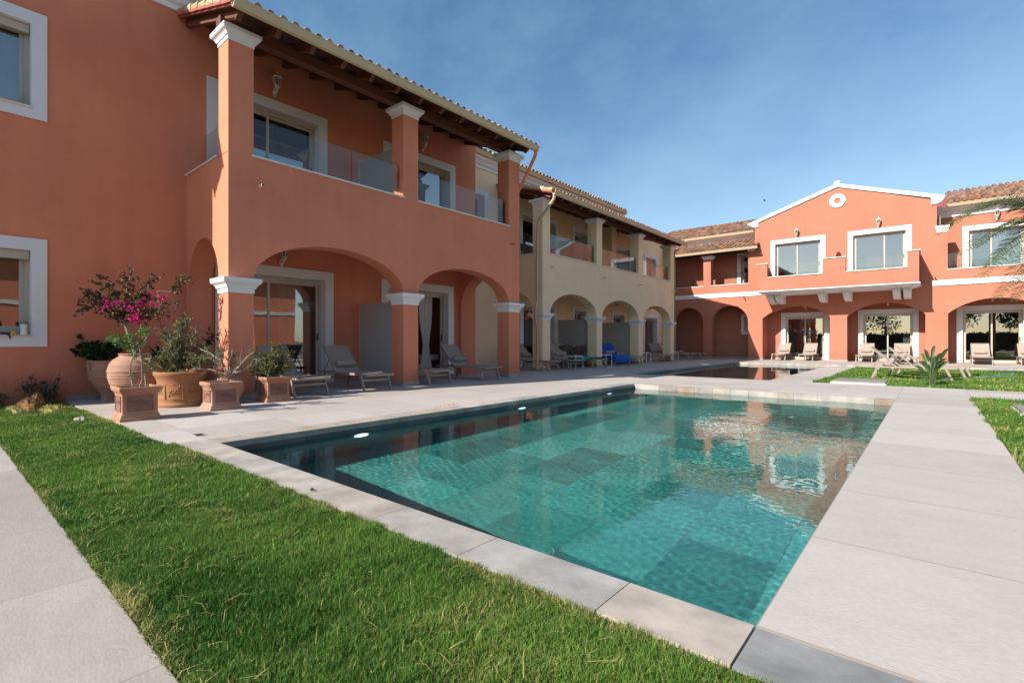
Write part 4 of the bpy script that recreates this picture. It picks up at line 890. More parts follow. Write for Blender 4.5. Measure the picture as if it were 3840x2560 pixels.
# ================================================================== SUN LOUNGERS
def make_lounger(name='sun_lounger', back=0.71, ang=47):
    t = thing(name, 'x', 'sun lounger')
    m = MB(); W = 0.30
    for s in (-1, 1): m.bar((-0.93, s * W, 0.315), (0.86, s * W, 0.315), 0.03, 0.045)
    m.bar((0.86, -W, 0.305), (0.86, W, 0.305), 0.03, 0.035); m.bar((-0.93, -W, 0.305), (-0.93, W, 0.305), 0.03, 0.035); m.bar((-0.3, -W, 0.295), (-0.3, W, 0.295), 0.025, 0.03)
    m.build('frame', M_LOUNGE, t, bevel=0.004)
    for sx in (-1, 1):
        for s in (-1, 1):
            l_ = MB(); l_.bar((sx * 0.66, s * W, 0.30), (sx * 0.78, s * W, 0.0), 0.028, 0.05, up=(1, 0, 0)); l_.build('leg', M_LOUNGE, t, bevel=0.003)
        r_ = MB(); r_.bar((sx * 0.70, -W, 0.20), (sx * 0.70, W, 0.20), 0.02, 0.035); r_.build('crossbar', M_LOUNGE, t)
    m = MB(); n = 14; vs = []       # sagging sling of the seat
    for i in range(n + 1):
        x = -0.28 + (0.84 + 0.28) * i / n
        for j in range(5):
            yv = -0.285 + 0.57 * j / 4; vs.append((x, yv, 0.338 - 0.018 * (1 - (yv / 0.285) ** 2) - 0.008 * math.sin(math.pi * i / n)))
    k = len(vs); vs += [(p[0], p[1], p[2] - 0.006) for p in vs]
    fs = [(i * 5 + j, (i + 1) * 5 + j, (i + 1) * 5 + j + 1, i * 5 + j + 1) for i in range(n) for j in range(4)]; fs += [tuple(q + k for q in reversed(f_)) for f_ in fs]
    m.add(vs, fs); m.build('seat', M_SLING, t, smooth=True)
    c, s_ = math.cos(R(ang)), math.sin(R(ang))
    bp = lambda d, yv, o=0.0: (-0.28 - d * c - o * s_ * -1 * 0 + o * s_, yv, 0.335 + d * s_ + o * c)
    m = MB(); vs = []
    for i in range(9):
        d = back * i / 8
        for j in range(5): yv = -0.275 + 0.55 * j / 4; vs.append(bp(d, yv, -0.015 * (1 - (yv / 0.275) ** 2)))
    k = len(vs); vs += [(p[0], p[1], p[2] - 0.007) for p in vs]; fs = [(i * 5 + j, i * 5 + j + 1, (i + 1) * 5 + j + 1, (i + 1) * 5 + j) for i in range(8) for j in range(4)]; fs += [tuple(q + k for q in reversed(f_)) for f_ in fs]
    m.add(vs, fs); br = m.build('backrest', M_SLING, t, smooth=True)
    m = MB()
    for s in (-1, 1): m.bar(bp(0, s * 0.283), bp(back, s * 0.283), 0.022, 0.03)
    m.bar(bp(back, -0.29), bp(back, 0.29), 0.022, 0.03); m.bar(bp(back * 0.55, -0.25, -0.02), bp(back * 0.55, 0.25, -0.02), 0.018)
    for s in (-1, 1): m.bar(bp(back * 0.55, s * 0.24, -0.02), (-0.80, s * 0.26, 0.30), 0.016)
    m.build('back_frame', M_LOUNGE, br)
    m = MB(); pc = Vector(bp(0.17, 0, 0.055)); vs = []; n = 14
    for i, (yy, rr) in enumerate(((-0.215, 0.0), (-0.212, 0.045), (-0.195, 0.058), (-0.1, 0.064), (0.0, 0.066), (0.1, 0.064), (0.195, 0.058), (0.212, 0.045), (0.215, 0.0))):
        for k in range(n): a = 2 * math.pi * k / n; vs.append((pc.x + rr * math.cos(a), yy, pc.z + rr * 1.1 * math.sin(a)))
    m.add(vs, [(i * n + k, i * n + (k + 1) % n, (i + 1) * n + (k + 1) % n, (i + 1) * n + k) for i in range(8) for k in range(n)]); m.build('pillow', M_PILLOW, t, smooth=True)
    return t
LN = make_lounger()
LN['group'] = 'taupe sun loungers'
LN.location = (-9.0, 4.35, 0); LN['label'] = 'taupe sun lounger partly hidden behind the small box planter and the corner column'
GL = 'taupe sun loungers'
dup(LN, 'taupe sun lounger with pillow left of the middle column of the salmon building', (-9.0, 5.70, 0))
dup(LN, 'taupe sun lounger with its head hidden behind the middle column of the salmon building', (-9.08, 7.39, 0))
dup(LN, 'taupe sun lounger with pillow between the middle and right columns of the salmon building', (-9.09, 9.05, 0))
dup(LN, 'sun lounger half hidden behind the corner column and downpipe of the cream building', (-10.15, 13.2, 0))
def feet(x, y, th): return (x - 0.78 * math.cos(R(th)), y + 0.78 * math.sin(R(th)), 0), -R(th)
dup(LN, 'sun lounger behind the white side table in the first arch of the cream building', *feet(-9.2, 14.3, 26))
LF = make_lounger(ang=3); LF['group'] = 'taupe sun loungers'; LF.location, LF.rotation_euler = feet(-9.06, 15.6, 20)[0], (0, 0, -R(20)); LF['label'] = 'sun lounger with a teal towel in the first arch of the cream building'
dup(LN, 'sun lounger draped in blue towels in the second arch of the cream building', *feet(-9.3, 17.75, 36))
dup(LF, 'sun lounger right of the blue towels, foot end by the third column', *feet(-9.33, 18.97, 30))
dup(LF, 'sun lounger left of the white table in the third arch of the cream building', *feet(-9.35, 21.5, 10))
dup(LN, 'sun lounger with raised back in the third arch of the cream building', *feet(-9.4, 22.6, 38))
dup(LN, 'left sun lounger in the shaded passage before the dark red arches', (-10.0, 25.0, 0))
dup(LF, 'right sun lounger in the shaded passage before the dark red arches', (-9.95, 26.5, 0))
for lab, x in (('left sun lounger of the pair before the left gable door', -5.92), ('right sun lounger of the pair before the left gable door', -4.72), ('left sun lounger of the pair before the right gable door', -2.38), ('right sun lounger of the pair before the right gable door', -1.05), ('sun lounger before the far right glass door, left one', 1.58), ('sun lounger cut by the right edge of the photo, before the far right door', 3.0)):
    dup(LN, lab, (x, 28.62, 0), -math.pi / 2)
G1 = make_lounger(ang=43); G1.scale = (1.0, 1.0, 0.97)
G1['group'] = 'sun loungers on the lawn'; G1.location = (-0.40, 16.0, 0.0); G1['label'] = 'nearest sun lounger on the grass island, behind the broad-leaved plant'
g2 = copy_tree(G1); g2.location = (-0.12, 17.3, 0); g2['label'] = 'middle sun lounger on the grass island with its back half raised'
g3 = copy_tree(G1); g3.location = (0.02, 18.4, 0); g3['label'] = 'farthest of the three sun loungers on the grass island'

# towels
def cloth(name, fn, nu, nv, m, lab):
    vs = []
    for i in range(nu + 1):
        for j in range(nv + 1): vs.append(fn(i / nu, j / nv))
    n = len(vs); v2 = [(p[0], p[1], p[2] - 0.012) for p in vs]
    fs = [(i * (nv + 1) + j, (i + 1) * (nv + 1) + j, (i + 1) * (nv + 1) + j + 1, i * (nv + 1) + j + 1) for i in range(nu) for j in range(nv)]
    f2 = [tuple(q + n for q in reversed(f_)) for f_ in fs]
    mb = MB(); mb.add(vs + v2, fs + f2); o = mb.build(name, m, None, smooth=True); return tag(o, lab, 'towel')
def path_cloth(pts, y0, y1, drape=0.12, seed=0):
    """towel laid along a lounger profile pts [(x,z)], hanging over the sides"""
    P = [Vector((a, b)) for a, b in pts]; L = [0]
    for a, b in zip(P, P[1:]): L.append(L[-1] + (b - a).length)
    def fn(u, v):
        d = u * L[-1]; k = max(i for i in range(len(L)) if L[i] <= d + 1e-9); k = min(k, len(P) - 2); t_ = (d - L[k]) / (L[k + 1] - L[k]); p = P[k].lerp(P[k + 1], t_)
        w = (y1 - y0); tot = w + 2 * drape; s = v * tot - drape
        y = y0 + min(max(s, -0.02), w + 0.02); dz = 0
        if s < 0: dz = s
        if s > w: dz = w - s
        return (p.x + 0.01 * math.sin(v * 14 + seed), y + 0.012 * math.sin(u * 17 + seed), p.y + dz + 0.012 * math.sin(u * 23 + v * 11 + seed) + 0.008 * math.sin(u * 9 - v * 19))
    return fn
def lay(o, at): o.location = at[0]; o.rotation_euler = (0, 0, at[1])
lay(cloth('towel', path_cloth([(-0.86, 0.74), (-0.82, 0.86), (-0.76, 0.875), (-0.30, 0.385), (-0.05, 0.362)], -0.30, 0.30, 0.13, 1), 44, 26, M_BLUE, 'blue towel hanging over the raised backrest in the second arch'), feet(-9.3, 17.75, 36))
lay(cloth('towel', path_cloth([(-0.02, 0.372), (0.3, 0.385), (0.55, 0.37), (0.84, 0.375), (0.90, 0.33), (0.91, 0.16)], -0.33, 0.27, 0.15, 2), 40, 26, M_BLUE, 'blue towel bunched over the foot end of the lounger in the second arch'), feet(-9.3, 17.75, 36))
lay(cloth('towel', path_cloth([(-0.25, 0.375), (0.2, 0.355), (0.62, 0.37)], -0.30, 0.30, 0.05, 3), 30, 20, M_TEAL, 'teal towel lying on the lounger in the first arch of the cream building'), feet(-9.06, 15.6, 20))

# side tables
def make_table():
    t = thing('side_table', 'x', 'side table', group='white tubular side tables'); W, D, H = 0.26, 0.24, 0.45
    m = MB(); pl = []
    for i in range(24):
        a = 2 * math.pi * i / 24; c, s = math.cos(a), math.sin(a); e = 0.25; pl.append((math.copysign(abs(c) ** e, c) * W, math.copysign(abs(s) ** e, s) * D))
    m.prism([pl], 0.425, 0.45, FZ(0)); m.build('table_top', M_WTABLE, t, bevel=0.004)
    for sx in (-1, 1):
        for sy in (-1, 1):
            m = MB(); m.tube([(sx * (W - 0.06), sy * (D - 0.015), 0.432), (sx * (W - 0.025), sy * (D - 0.015), 0.42), (sx * (W - 0.015), sy * (D - 0.015), 0.38), (sx * (W - 0.015), sy * (D - 0.015), 0.0)], 0.014, 8); m.build('leg', M_WTABLE, t, smooth=True)
    return t
T = make_table(); T.location = (-9.6, 14.7, 0); T['label'] = 'white side table in the first arch of the cream building'
T.rotation_euler = (0, 0, 0)
dup(T, 'white side table before the blue towels in the second arch', (-9.75, 17.05, 0)); dup(T, 'white side table in the third arch of the cream building', (-9.95, 21.0, 0)); dup(T, 'white side table beside the loungers in the shaded passage', (-9.95, 24.15, 0))

# woven dining chairs
def make_chair():
    t = thing('dining_chair', 'x', 'chair', group='woven chairs on the cream building')
    m = MB(); m.box(-0.24, 0.24, -0.24, 0.24, 0.42, 0.46); m.build('seat', M_RATTAN, t, bevel=0.02)
    for sx in (-1, 1):
        for sy in (-1, 1): m = MB(); m.tube([(sx * 0.21, sy * 0.21, 0.43), (sx * 0.25, sy * 0.24, 0.0)], [0.015, 0.011], 8); m.build('leg', M_DARKM, t, smooth=True)
    m = MB(); n = 26; vs = []
    for k in range(6):
        z = 0.60 + 0.21 * k / 5
        for i in range(n + 1):
            a = R(-110 + 220 * i / n); r_ = 0.27 + 0.02 * k / 5; off = 0.010 * (1 if (i + k) % 2 else -1); vs.append((-math.cos(a) * (r_ + off), math.sin(a) * (r_ + off), z - 0.10 * (1 - math.cos(a)) * (1 - k / 5.0 * 0.3)))
    q = len(vs); vs += [(p[0] * 0.94, p[1] * 0.94, p[2]) for p in vs]; fs = [(k * (n + 1) + i, k * (n + 1) + i + 1, (k + 1) * (n + 1) + i + 1, (k + 1) * (n + 1) + i) for k in range(5) for i in range(n)]; fs += [tuple(w_ + q for w_ in reversed(f_)) for f_ in fs]
    m.add(vs, fs); m.build('backrest', M_RATTAN, t)
    m = MB(); pts = []
    for i in range(15): a = R(-125 + 250 * i / 14); pts.append((-math.cos(a) * 0.285, math.sin(a) * 0.285, 0.815 - 0.075 * (1 - math.cos(a))))
    m.tube(pts, 0.014, 8)
    for s in (-1, 1): m.tube([pts[0 if s < 0 else -1], (0.22, s * 0.22, 0.43)], 0.012, 8); m.tube([(-0.2, s * 0.2, 0.44), (-0.24, s * 0.17, 0.80)], 0.011, 8)
    m.build('arm_rail', M_DARKM, t, smooth=True)
    return t
CH = make_chair(); CH.location = (-10.4, 15.32, 0); CH.rotation_euler = (0, 0, R(150)); CH['label'] = 'left woven brown chair in the first arch of the cream building'
dup(CH, 'right woven brown chair in the first arch, by the frosted screen', (-10.33, 16.1, 0), R(200)); dup(CH, 'woven brown chair on the upper loggia left of the cream building corner column', (-10.85, 13.75, 3.55), R(30))

# ================================================================== POTS
def box_planter(lab, x0, y0, s, h, m1, seed=0, rz=0.0):
    """square moulded terracotta box with a raised olive spray in a sunk panel on each face; x0,y0 = centre"""
    t = thing('box_planter', lab, 'planter', (x0, y0, 0), rz, 'square terracotta planters')
    m = MB(); rings = []
    for z, e in ((0.0, 0.0), (0.035, 0.0), (0.05, -0.012), (0.075, -0.018), (0.085, -0.03), (h - 0.085, -0.03), (h - 0.07, -0.018), (h - 0.06, -0.018), (h - 0.05, 0.0), (h - 0.012, 0.006), (h, 0.0), (h, -0.035), (h - 0.05, -0.04)):
        r_ = s / 2 + e; rings.append([(-r_, -r_, z), (r_, -r_, z), (r_, r_, z), (-r_, r_, z)])
    vs = [p for q in rings for p in q]; m.add(vs, [(i * 4 + k, i * 4 + (k + 1) % 4, (i + 1) * 4 + (k + 1) % 4, (i + 1) * 4 + k) for i in range(len(rings) - 1) for k in range(4)])
    m.build('body', m1, t, bevel=0.006)
    MB().box(-s / 2 + 0.04, s / 2 - 0.04, -s / 2 + 0.04, s / 2 - 0.04, h - 0.08, h - 0.05).build('soil', M_SOIL, t)
    rr = random.Random(seed)
    for k, (dx, dy) in enumerate(((1, 0), (0, -1), (0, 1), (-1, 0))):
        f = s / 2 - 0.0295; w = s * 0.30; z0, z1 = 0.115, h - 0.11
        fn = (lambda u, v, w_: (dx * (f + w_), u * (1 if dx > 0 else -1), v)) if dx else (lambda u, v, w_: (u, dy * (f + w_), v))
        m = MB(); m.prism([[(-w, z0), (w, z0), (w, z1), (-w, z1)]], -0.002, 0.002, fn); pn = m.build('relief_panel', M_TERRAD, t)
        m = MB()
        for a, b_ in (((-w, z0), (w, z0)), ((w, z0), (w, z1)), ((w, z1), (-w, z1)), ((-w, z1), (-w, z0))): m.bar(fn(a[0], a[1], 0.004), fn(b_[0], b_[1], 0.004), 0.007)
        sg = rr.choice((-1, 1)); st = [(sg * (-w * 0.9 + 1.8 * w * q), z0 + (z1 - z0) * (0.25 + 0.5 * q + 0.12 * math.sin(q * 5))) for q in [i / 9 for i in range(10)]]
        for a, b_ in zip(st, st[1:]): m.bar(fn(*a, 0.005), fn(*b_, 0.005), 0.007)
        for i in range(1, 10):
            for sd2 in (-1, 1):
                px, pz = st[i]; an = math.atan2(st[i][1] - st[i - 1][1], st[i][0] - st[i - 1][0]) + sd2 * rr.uniform(0.5, 0.9); L = rr.uniform(0.035, 0.055); lw = 0.010
                if abs(px + L * math.cos(an)) > w - 0.008 or not z0 + 0.008 < pz + L * math.sin(an) < z1 - 0.008: continue
                c_, s_ = math.cos(an), math.sin(an)
                P = [(0, 0), (0.35, 1), (0.7, 0.7), (1, 0), (0.7, -0.7), (0.35, -1)]
                pts = [(px + L * q * c_ - lw * e * s_, pz + L * q * s_ + lw * e * c_) for q, e in P]
                v = [fn(*p, 0.003) for p in pts] + [fn(px + L * 0.4 * c_, pz + L * 0.4 * s_, 0.013)]
                m.add(v, [(i2, (i2 + 1) % 6, 6) for i2 in range(6)])
        for _ in range(3):
            px, pz = rr.choice(st[2:8]); px += rr.uniform(-0.02, 0.02); pz += rr.uniform(-0.02, 0.02); v = [fn(px + 0.012 * math.cos(q * math.pi / 4), pz + 0.015 * math.sin(q * math.pi / 4), 0.003) for q in range(8)] + [fn(px, pz, 0.016)]; m.add(v, [(q, (q + 1) % 8, 8) for q in range(8)])
        m.build('olive_relief', M_TERRAD, pn)
    return t
box_planter('square terracotta planter nearest the lawn, with leafless twiggy stems', -7.46, 1.69, 0.415, 0.405, M_TERRA, 1)
box_planter('square terracotta planter with a gnarled leaning shrub, in front of the column', -7.68, 2.72, 0.41, 0.385, M_TERRA2, 2)
box_planter('small square terracotta planter with a yellow-green shrub, rightmost of the pots', -8.06, 3.63, 0.40, 0.39, M_TERRA, 3)

def round_pot(name, lab, x, y, prof, mt, n=40, soil=None, handles=None, ribs=None, group='round terracotta pots'):
    t = thing(name, lab, 'pot', (x, y, 0), group=group)
    m = MB(); m.lathe(prof, n=n, wob=0.006); m.build('body', mt, t, smooth=True)
    if soil: s_ = MB(); s_.lathe([(0.0, soil[1]), (soil[0], soil[1])], n=24); s_.build('soil', M_SOIL, t)
    if ribs:
        for r_, z in ribs:
            q = MB(); q.tube([(r_ * math.cos(2 * math.pi * i / 40), r_ * math.sin(2 * math.pi * i / 40), z + 0.003 * math.sin(i * 1.3)) for i in range(41)], 0.009, 6); q.build('rib', mt, t, smooth=True)
    if handles:
        for an in handles[2]:
            r_, z = handles[0], handles[1]; c, s2 = math.cos(an), math.sin(an)
            q = MB(); q.tube([((r_ - 0.02) * c, (r_ - 0.02) * s2, z), ((r_ + 0.04) * c, (r_ + 0.04) * s2, z + 0.01), ((r_ + 0.05) * c, (r_ + 0.05) * s2, z - 0.04), ((r_ + 0.01) * c, (r_ + 0.01) * s2, z - 0.10)], 0.014, 8); q.build('handle', mt, t, smooth=True)
    return t
# tall jar with a narrow mouth (bougainvillea)
jar2 = [(0.0, 0.0), (0.17, 0.0), (0.175, 0.02), (0.20, 0.08), (0.27, 0.20), (0.325, 0.33), (0.345, 0.43), (0.345, 0.52), (0.325, 0.60), (0.28, 0.67), (0.215, 0.715), (0.20, 0.725), (0.20, 0.745), (0.215, 0.755), (0.205, 0.765), (0.175, 0.765), (0.165, 0.74), (0.16, 0.70)]
fine = []
for i in range(len(jar2) - 1):
    a, b_ = jar2[i], jar2[i + 1]; k = max(1, int((b_[1] - a[1]) / 0.012))
    for j in range(k):
        t_ = j / k; r_ = a[0] + (b_[0] - a[0]) * t_; z = a[1] + (b_[1] - a[1]) * t_; fine.append((r_ + (0.003 * (1 if (len(fine) % 2) else -1) if 0.08 < z < 0.70 and k > 1 else 0), z))
fine.append(jar2[-1])
JX, JY = -9.42, 2.12
round_pot('terracotta_jar', 'big round-bellied terracotta jar holding the bougainvillea', JX, JY, fine, M_TERRA2, soil=(0.17, 0.72), handles=(0.28, 0.68, (R(200), R(20))), ribs=((0.347, 0.50), (0.338, 0.40), (0.30, 0.26)))
round_pot('terracotta_urn', 'pale wide-mouthed terracotta urn against the wall, leftmost of the pots', -10.12, 1.98, [(0.0, 0), (0.155, 0), (0.16, 0.03), (0.145, 0.05), (0.16, 0.12), (0.20, 0.19), (0.265, 0.27), (0.30, 0.36), (0.315, 0.47), (0.31, 0.56), (0.315, 0.60), (0.335, 0.63), (0.335, 0.65), (0.305, 0.65), (0.295, 0.6)], M_TERRA2, soil=(0.30, 0.60), handles=(0.31, 0.60, (R(-70), R(110))), ribs=((0.305, 0.37), (0.316, 0.49), (0.24, 0.235)))
def festoon_pot(lab, x, y, mt, s=1.0, seed=4):
    t = round_pot('round_pot', lab, x, y, [(a * s, b_ * s) for a, b_ in [(0.0, 0), (0.285, 0), (0.30, 0.02), (0.30, 0.05), (0.285, 0.07), (0.292, 0.10), (0.29, 0.12), (0.295, 0.30), (0.292, 0.34), (0.30, 0.38), (0.31, 0.42), (0.335, 0.455), (0.345, 0.48), (0.345, 0.50), (0.335, 0.51), (0.30, 0.51), (0.295, 0.47)]], mt, soil=(0.29 * s, 0.465 * s))
    rr = random.Random(seed); m = MB()
    for k in range(8):
        a0 = 2 * math.pi * k / 8 + 0.2
        def P(u, v, w): a = a0 + u / 0.295; return ((0.292 + w) * s * math.cos(a), (0.292 + w) * s * math.sin(a), v * s)
        m.bar(P(-0.115, 0.12, 0.002), P(-0.115, 0.33, 0.002), 0.014); m.bar(P(-0.115, 0.33, 0.002), P(0.0, 0.33, 0.005), 0.008); m.bar(P(0.0, 0.33, 0.005), P(0.115, 0.33, 0.002), 0.008); m.bar(P(-0.115, 0.12, 0.002), P(0.0, 0.12, 0.005), 0.008); m.bar(P(0.0, 0.12, 0.005), P(0.115, 0.12, 0.002), 0.008)
        st = [(-0.07 + 0.14 * q / 7, 0.16 + 0.11 * q / 7 + 0.02 * math.sin(q)) for q in range(8)]
        for a_, b_ in zip(st, st[1:]): m.bar(P(*a_, 0.003), P(*b_, 0.003), 0.008)
        for i in range(1, 8):
            for sd2 in (-1, 1):
                px, pz = st[i]; an = 0.66 + sd2 * rr.uniform(0.5, 0.9); L = rr.uniform(0.05, 0.075); c_, s_ = math.cos(an), math.sin(an)
                if abs(px + L * c_) > 0.10: continue
                pts = [(px + L * q * c_ - 0.011 * e * s_, pz + L * q * s_ + 0.011 * e * c_) for q, e in [(0, 0), (0.35, 1), (0.7, 0.7), (1, 0), (0.7, -0.7), (0.35, -1)]]
                m.add([P(*p, 0.001) for p in pts] + [P(px + L * 0.4 * c_, pz + L * 0.4 * s_, 0.014)], [(i2, (i2 + 1) % 6, 6) for i2 in range(6)])
    m.build('olive_relief', mt, t); return t
RP = (-8.52, 2.47)
festoon_pot('wide round ochre pot with raised olive branches and an airy twiggy shrub', RP[0], RP[1], M_TERRAO)
festoon_pot('second wide round pot with red rim, behind the ochre one', -9.02, 2.88, M_TERRA, 1.02, 9)
round_pot('terracotta_jar', 'low round jar with a red flared rim beside the corner column base', -8.28, 3.02, [(0.0, 0), (0.12, 0), (0.13, 0.02), (0.19, 0.10), (0.235, 0.20), (0.245, 0.28), (0.22, 0.36), (0.17, 0.41), (0.15, 0.43), (0.17, 0.46), (0.20, 0.475), (0.20, 0.485), (0.17, 0.48), (0.14, 0.44)], M_TERRA2, soil=(0.15, 0.43))
round_pot('terracotta_jar', 'tall ribbed jar in the loggia shade behind the corner column', -9.62, 3.02, [(0.0, 0), (0.16, 0), (0.20, 0.1), (0.26, 0.3), (0.27, 0.42), (0.25, 0.54), (0.22, 0.60), (0.235, 0.63), (0.22, 0.64), (0.19, 0.62)], M_TERRA, soil=(0.2, 0.6), ribs=((0.262, 0.30), (0.268, 0.44)))
t = thing('box_planter', 'tall square planter at the wall holding dark strappy leaves', 'planter', (-10.12, 2.62, 0))
m = MB(); m.add([(sx * r_, sy * r_, z) for z, r_ in ((0, 0.17), (0.03, 0.175), (0.05, 0.16), (0.55, 0.20), (0.57, 0.22), (0.62, 0.225), (0.62, 0.19), (0.57, 0.18)) for sx, sy in ((-1, -1), (1, -1), (1, 1), (-1, 1))], [(i * 4 + k, i * 4 + (k + 1) % 4, (i + 1) * 4 + (k + 1) % 4, (i + 1) * 4 + k) for i in range(7) for k in range(4)]); m.build('body', M_TERRAO, t, bevel=0.005)
MB().box(-0.18, 0.18, -0.18, 0.18, 0.55, 0.58).build('soil', M_SOIL, t)

# ================================================================== PLANTS
def leaf(mb, p, d, L, W, c, rnd, up=None, fold=0.25):
    d = Vector(d).normalized(); u = Vector(up) if up else Vector((rnd.gauss(0, 1), rnd.gauss(0, 1), rnd.gauss(0, 1) + 0.8))
    s = d.cross(u)
    if s.length < 1e-3: s = Vector((1, 0, 0))
    s.normalize(); n = s.cross(d)
    p = Vector(p); q = [p, p + d * L * 0.35 + s * W / 2 + n * W * fold, p + d * L * 0.72 + s * W * 0.36 + n * W * fold * 0.6, p + d * L - n * L * 0.10, p + d * L * 0.72 - s * W * 0.36 + n * W * fold * 0.6, p + d * L * 0.35 - s * W / 2 + n * W * fold, p + d * L * 0.5]
    mb.add(q, [(0, 1, 2, 6), (6, 2, 3), (0, 6, 4, 5), (6, 3, 4)], c)
def vrand(r_, s=1.0): return Vector((r_.gauss(0, s), r_.gauss(0, s), r_.gauss(0, s)))
def jit(c, r_, a=0.25): k = r_.uniform(1 - a, 1 + a); return (c[0] * k, c[1] * k * r_.uniform(0.92, 1.05), c[2] * k)
def shrub(rnd, base, tips, trunk_r, cols, leaf_l, leaf_w, leaves_per, twigs, spread, crook=0.15, up=0.25, start=0.3, bend=0.0, leaf_bias=None):
    """woody stems from base to each tip; twigs leave each stem, leaves sit on the twigs"""
    st, fo = MB(), MB(); ends = []
    for (tp, r0) in tips:
        a, b_ = Vector(base) + Vector((rnd.uniform(-1, 1), rnd.uniform(-1, 1), 0)) * trunk_r * 2, Vector(tp); n = 7; pts = []
        L = (b_ - a).length
        for i in range(n + 1):
            t_ = i / n; p = a.lerp(b_, t_) + Vector((0, 0, 1)) * bend * math.sin(math.pi * t_) * L
            if 0 < i < n: p += vrand(rnd, crook * L / 6)
            pts.append(p)
        st.tube(pts, [r0 * (1 - 0.75 * i / n) + 0.0012 for i in range(n + 1)], 6)
        for k in range(twigs):
            t_ = rnd.uniform(start, 1.0); i = min(int(t_ * n), n - 1); p = pts[i].lerp(pts[i + 1], t_ * n - i)
            d = (vrand(rnd) + Vector((0, 0, up * 2)) + (b_ - a).normalized() * 0.9).normalized(); l_ = spread * rnd.uniform(0.4, 1.0)
            q = [p]; dd = d
            for _ in range(4): dd = (dd + vrand(rnd, 0.28)).normalized(); q.append(q[-1] + dd * l_ / 4)
            st.tube(q, [0.0035, 0.003, 0.0025, 0.002, 0.001], 4, cap=False)
            for _ in range(leaves_per):
                j = rnd.randrange(4); pp = q[j].lerp(q[j + 1], rnd.random()); dl = (dd + vrand(rnd, 0.8)).normalized()
                leaf(fo, pp, dl, leaf_l * rnd.uniform(0.6, 1.15), leaf_w * rnd.uniform(0.7, 1.1), jit(rnd.choice(cols), rnd), rnd)
            ends.append(q[-1])
    return st, fo, ends
def flower_parts(mb, per):
    out = []
    for k in range(0, len(mb.f), per * 4):
        m = MB(); m.add(mb.v[k // 4 * 7:(k // 4 + per) * 7], [tuple(i - k // 4 * 7 for i in f) for f in mb.f[k:k + per * 4]]); m.c = mb.c[k:k + per * 4]; out.append((m, 'flower', M_PETAL))
    return out
def plant(name, lab, cat, base, st, fo, extra=(), group=None):
    t = thing(name, lab, cat, base, group=group)
    for mb, nm, m in [(st, 'stems', M_BARK), (fo, 'foliage', M_LEAF)] + list(extra):
        if not mb.v: continue
        mb.v = [(p[0] - base[0], p[1] - base[1], p[2] - base[2]) for p in mb.v]; mb.build(nm, m, t)
    return t
st_c = (0.25, 0.21, 0.17)
r1 = random.Random(11)
# bougainvillea: scale about 4.08 mm a full pixel at that distance
GRN, DGRN, RED, OLV, YEL, LIM = (0.055, 0.11, 0.022), (0.03, 0.065, 0.018), (0.20, 0.07, 0.035), (0.13, 0.14, 0.05), (0.30, 0.27, 0.05), (0.10, 0.19, 0.03)
def at_px(px, py, Yp):      # a point on the plane y = Yp that the photograph shows at this spot
    v = Vector((-math.sin(R(40.17)), math.cos(R(40.17)), 0)) + (px - 1920) / 1864.5 * Vector((math.cos(R(40.17)), math.sin(R(40.17)), 0)); t_ = Yp / v.y
    return Vector((t_ * v.x, Yp, CAM_H + t_ * (1280 - py) / 1864.5))
FW = Vector((-math.sin(R(40.17)), math.cos(R(40.17)), 0)); RT = Vector((math.cos(R(40.17)), math.sin(R(40.17)), 0))
ANC = [0.0, 0.0]
def anchor(x, y): ANC[0] = Vector((x, y, 0)).dot(FW); ANC[1] = y
def P3(u, v, y):      # a point of the plant read off the photograph at the plant's own distance
    t_ = ANC[0] + (y - ANC[1]); q = (FW + RT * ((200 + u / 1.96 - 1920) / 1864.5)) * t_; return Vector((q.x, q.y, CAM_H + t_ * (1280 - 850 - v / 1.96) / 1864.5))
anchor(JX, JY); base = (JX, JY, 0.72)
tips = [(P3(x, y_, JY + dy), 0.012) for x, y_, dy in ((220, 570, -0.15), (360, 375, 0.1), (570, 325, 0.0), (780, 380, 0.15), (1010, 390, 0.1), (900, 575, -0.1), (420, 450, -0.2), (700, 480, 0.2), (260, 500, 0.1), (640, 430, -0.1), (760, 640, 0.1), (470, 640, -0.1), (560, 560, 0.0), (680, 600, -0.15), (440, 560, 0.15))]
crotch = P3(520, 720, JY); st = MB(); fo = MB()
for dx in (-0.02, 0.015, 0.035): st.tube([Vector(base) + Vector((dx, 0, -0.02)), Vector(base).lerp(crotch, 0.5) + Vector((dx * 1.6, 0.01, 0)), crotch + Vector((dx, 0, 0))], [0.016, 0.013, 0.012], 8)
s2, f2, ends = shrub(r1, crotch, tips, 0.02, [DGRN, GRN, RED, RED, (0.28, 0.13, 0.075), (0.22, 0.10, 0.05), (0.07, 0.11, 0.04)], 0.050, 0.042, 9, 21, 0.20, crook=0.28, start=0.2)
fl = MB()
for (u, v) in ((545, 598), (575, 602), (620, 570), (640, 575), (610, 690), (640, 688), (565, 683), (735, 572), (752, 560), (622, 640), (480, 545), (655, 560), (590, 690), (430, 580), (750, 485), (630, 590), (395, 545), (600, 640), (820, 520), (350, 600)):
    c = P3(u, v, JY - 0.22)
    for _ in range(7):
        leaf(fl, c + vrand(r1, 0.028), vrand(r1), 0.044, 0.042, jit((0.50, 0.012, 0.17), r1, 0.35), r1)
st.add(s2.v, s2.f)
plant('bougainvillea', 'bougainvillea with magenta flowers growing from the big jar', 'plant', base, st, f2, flower_parts(fl, 7))
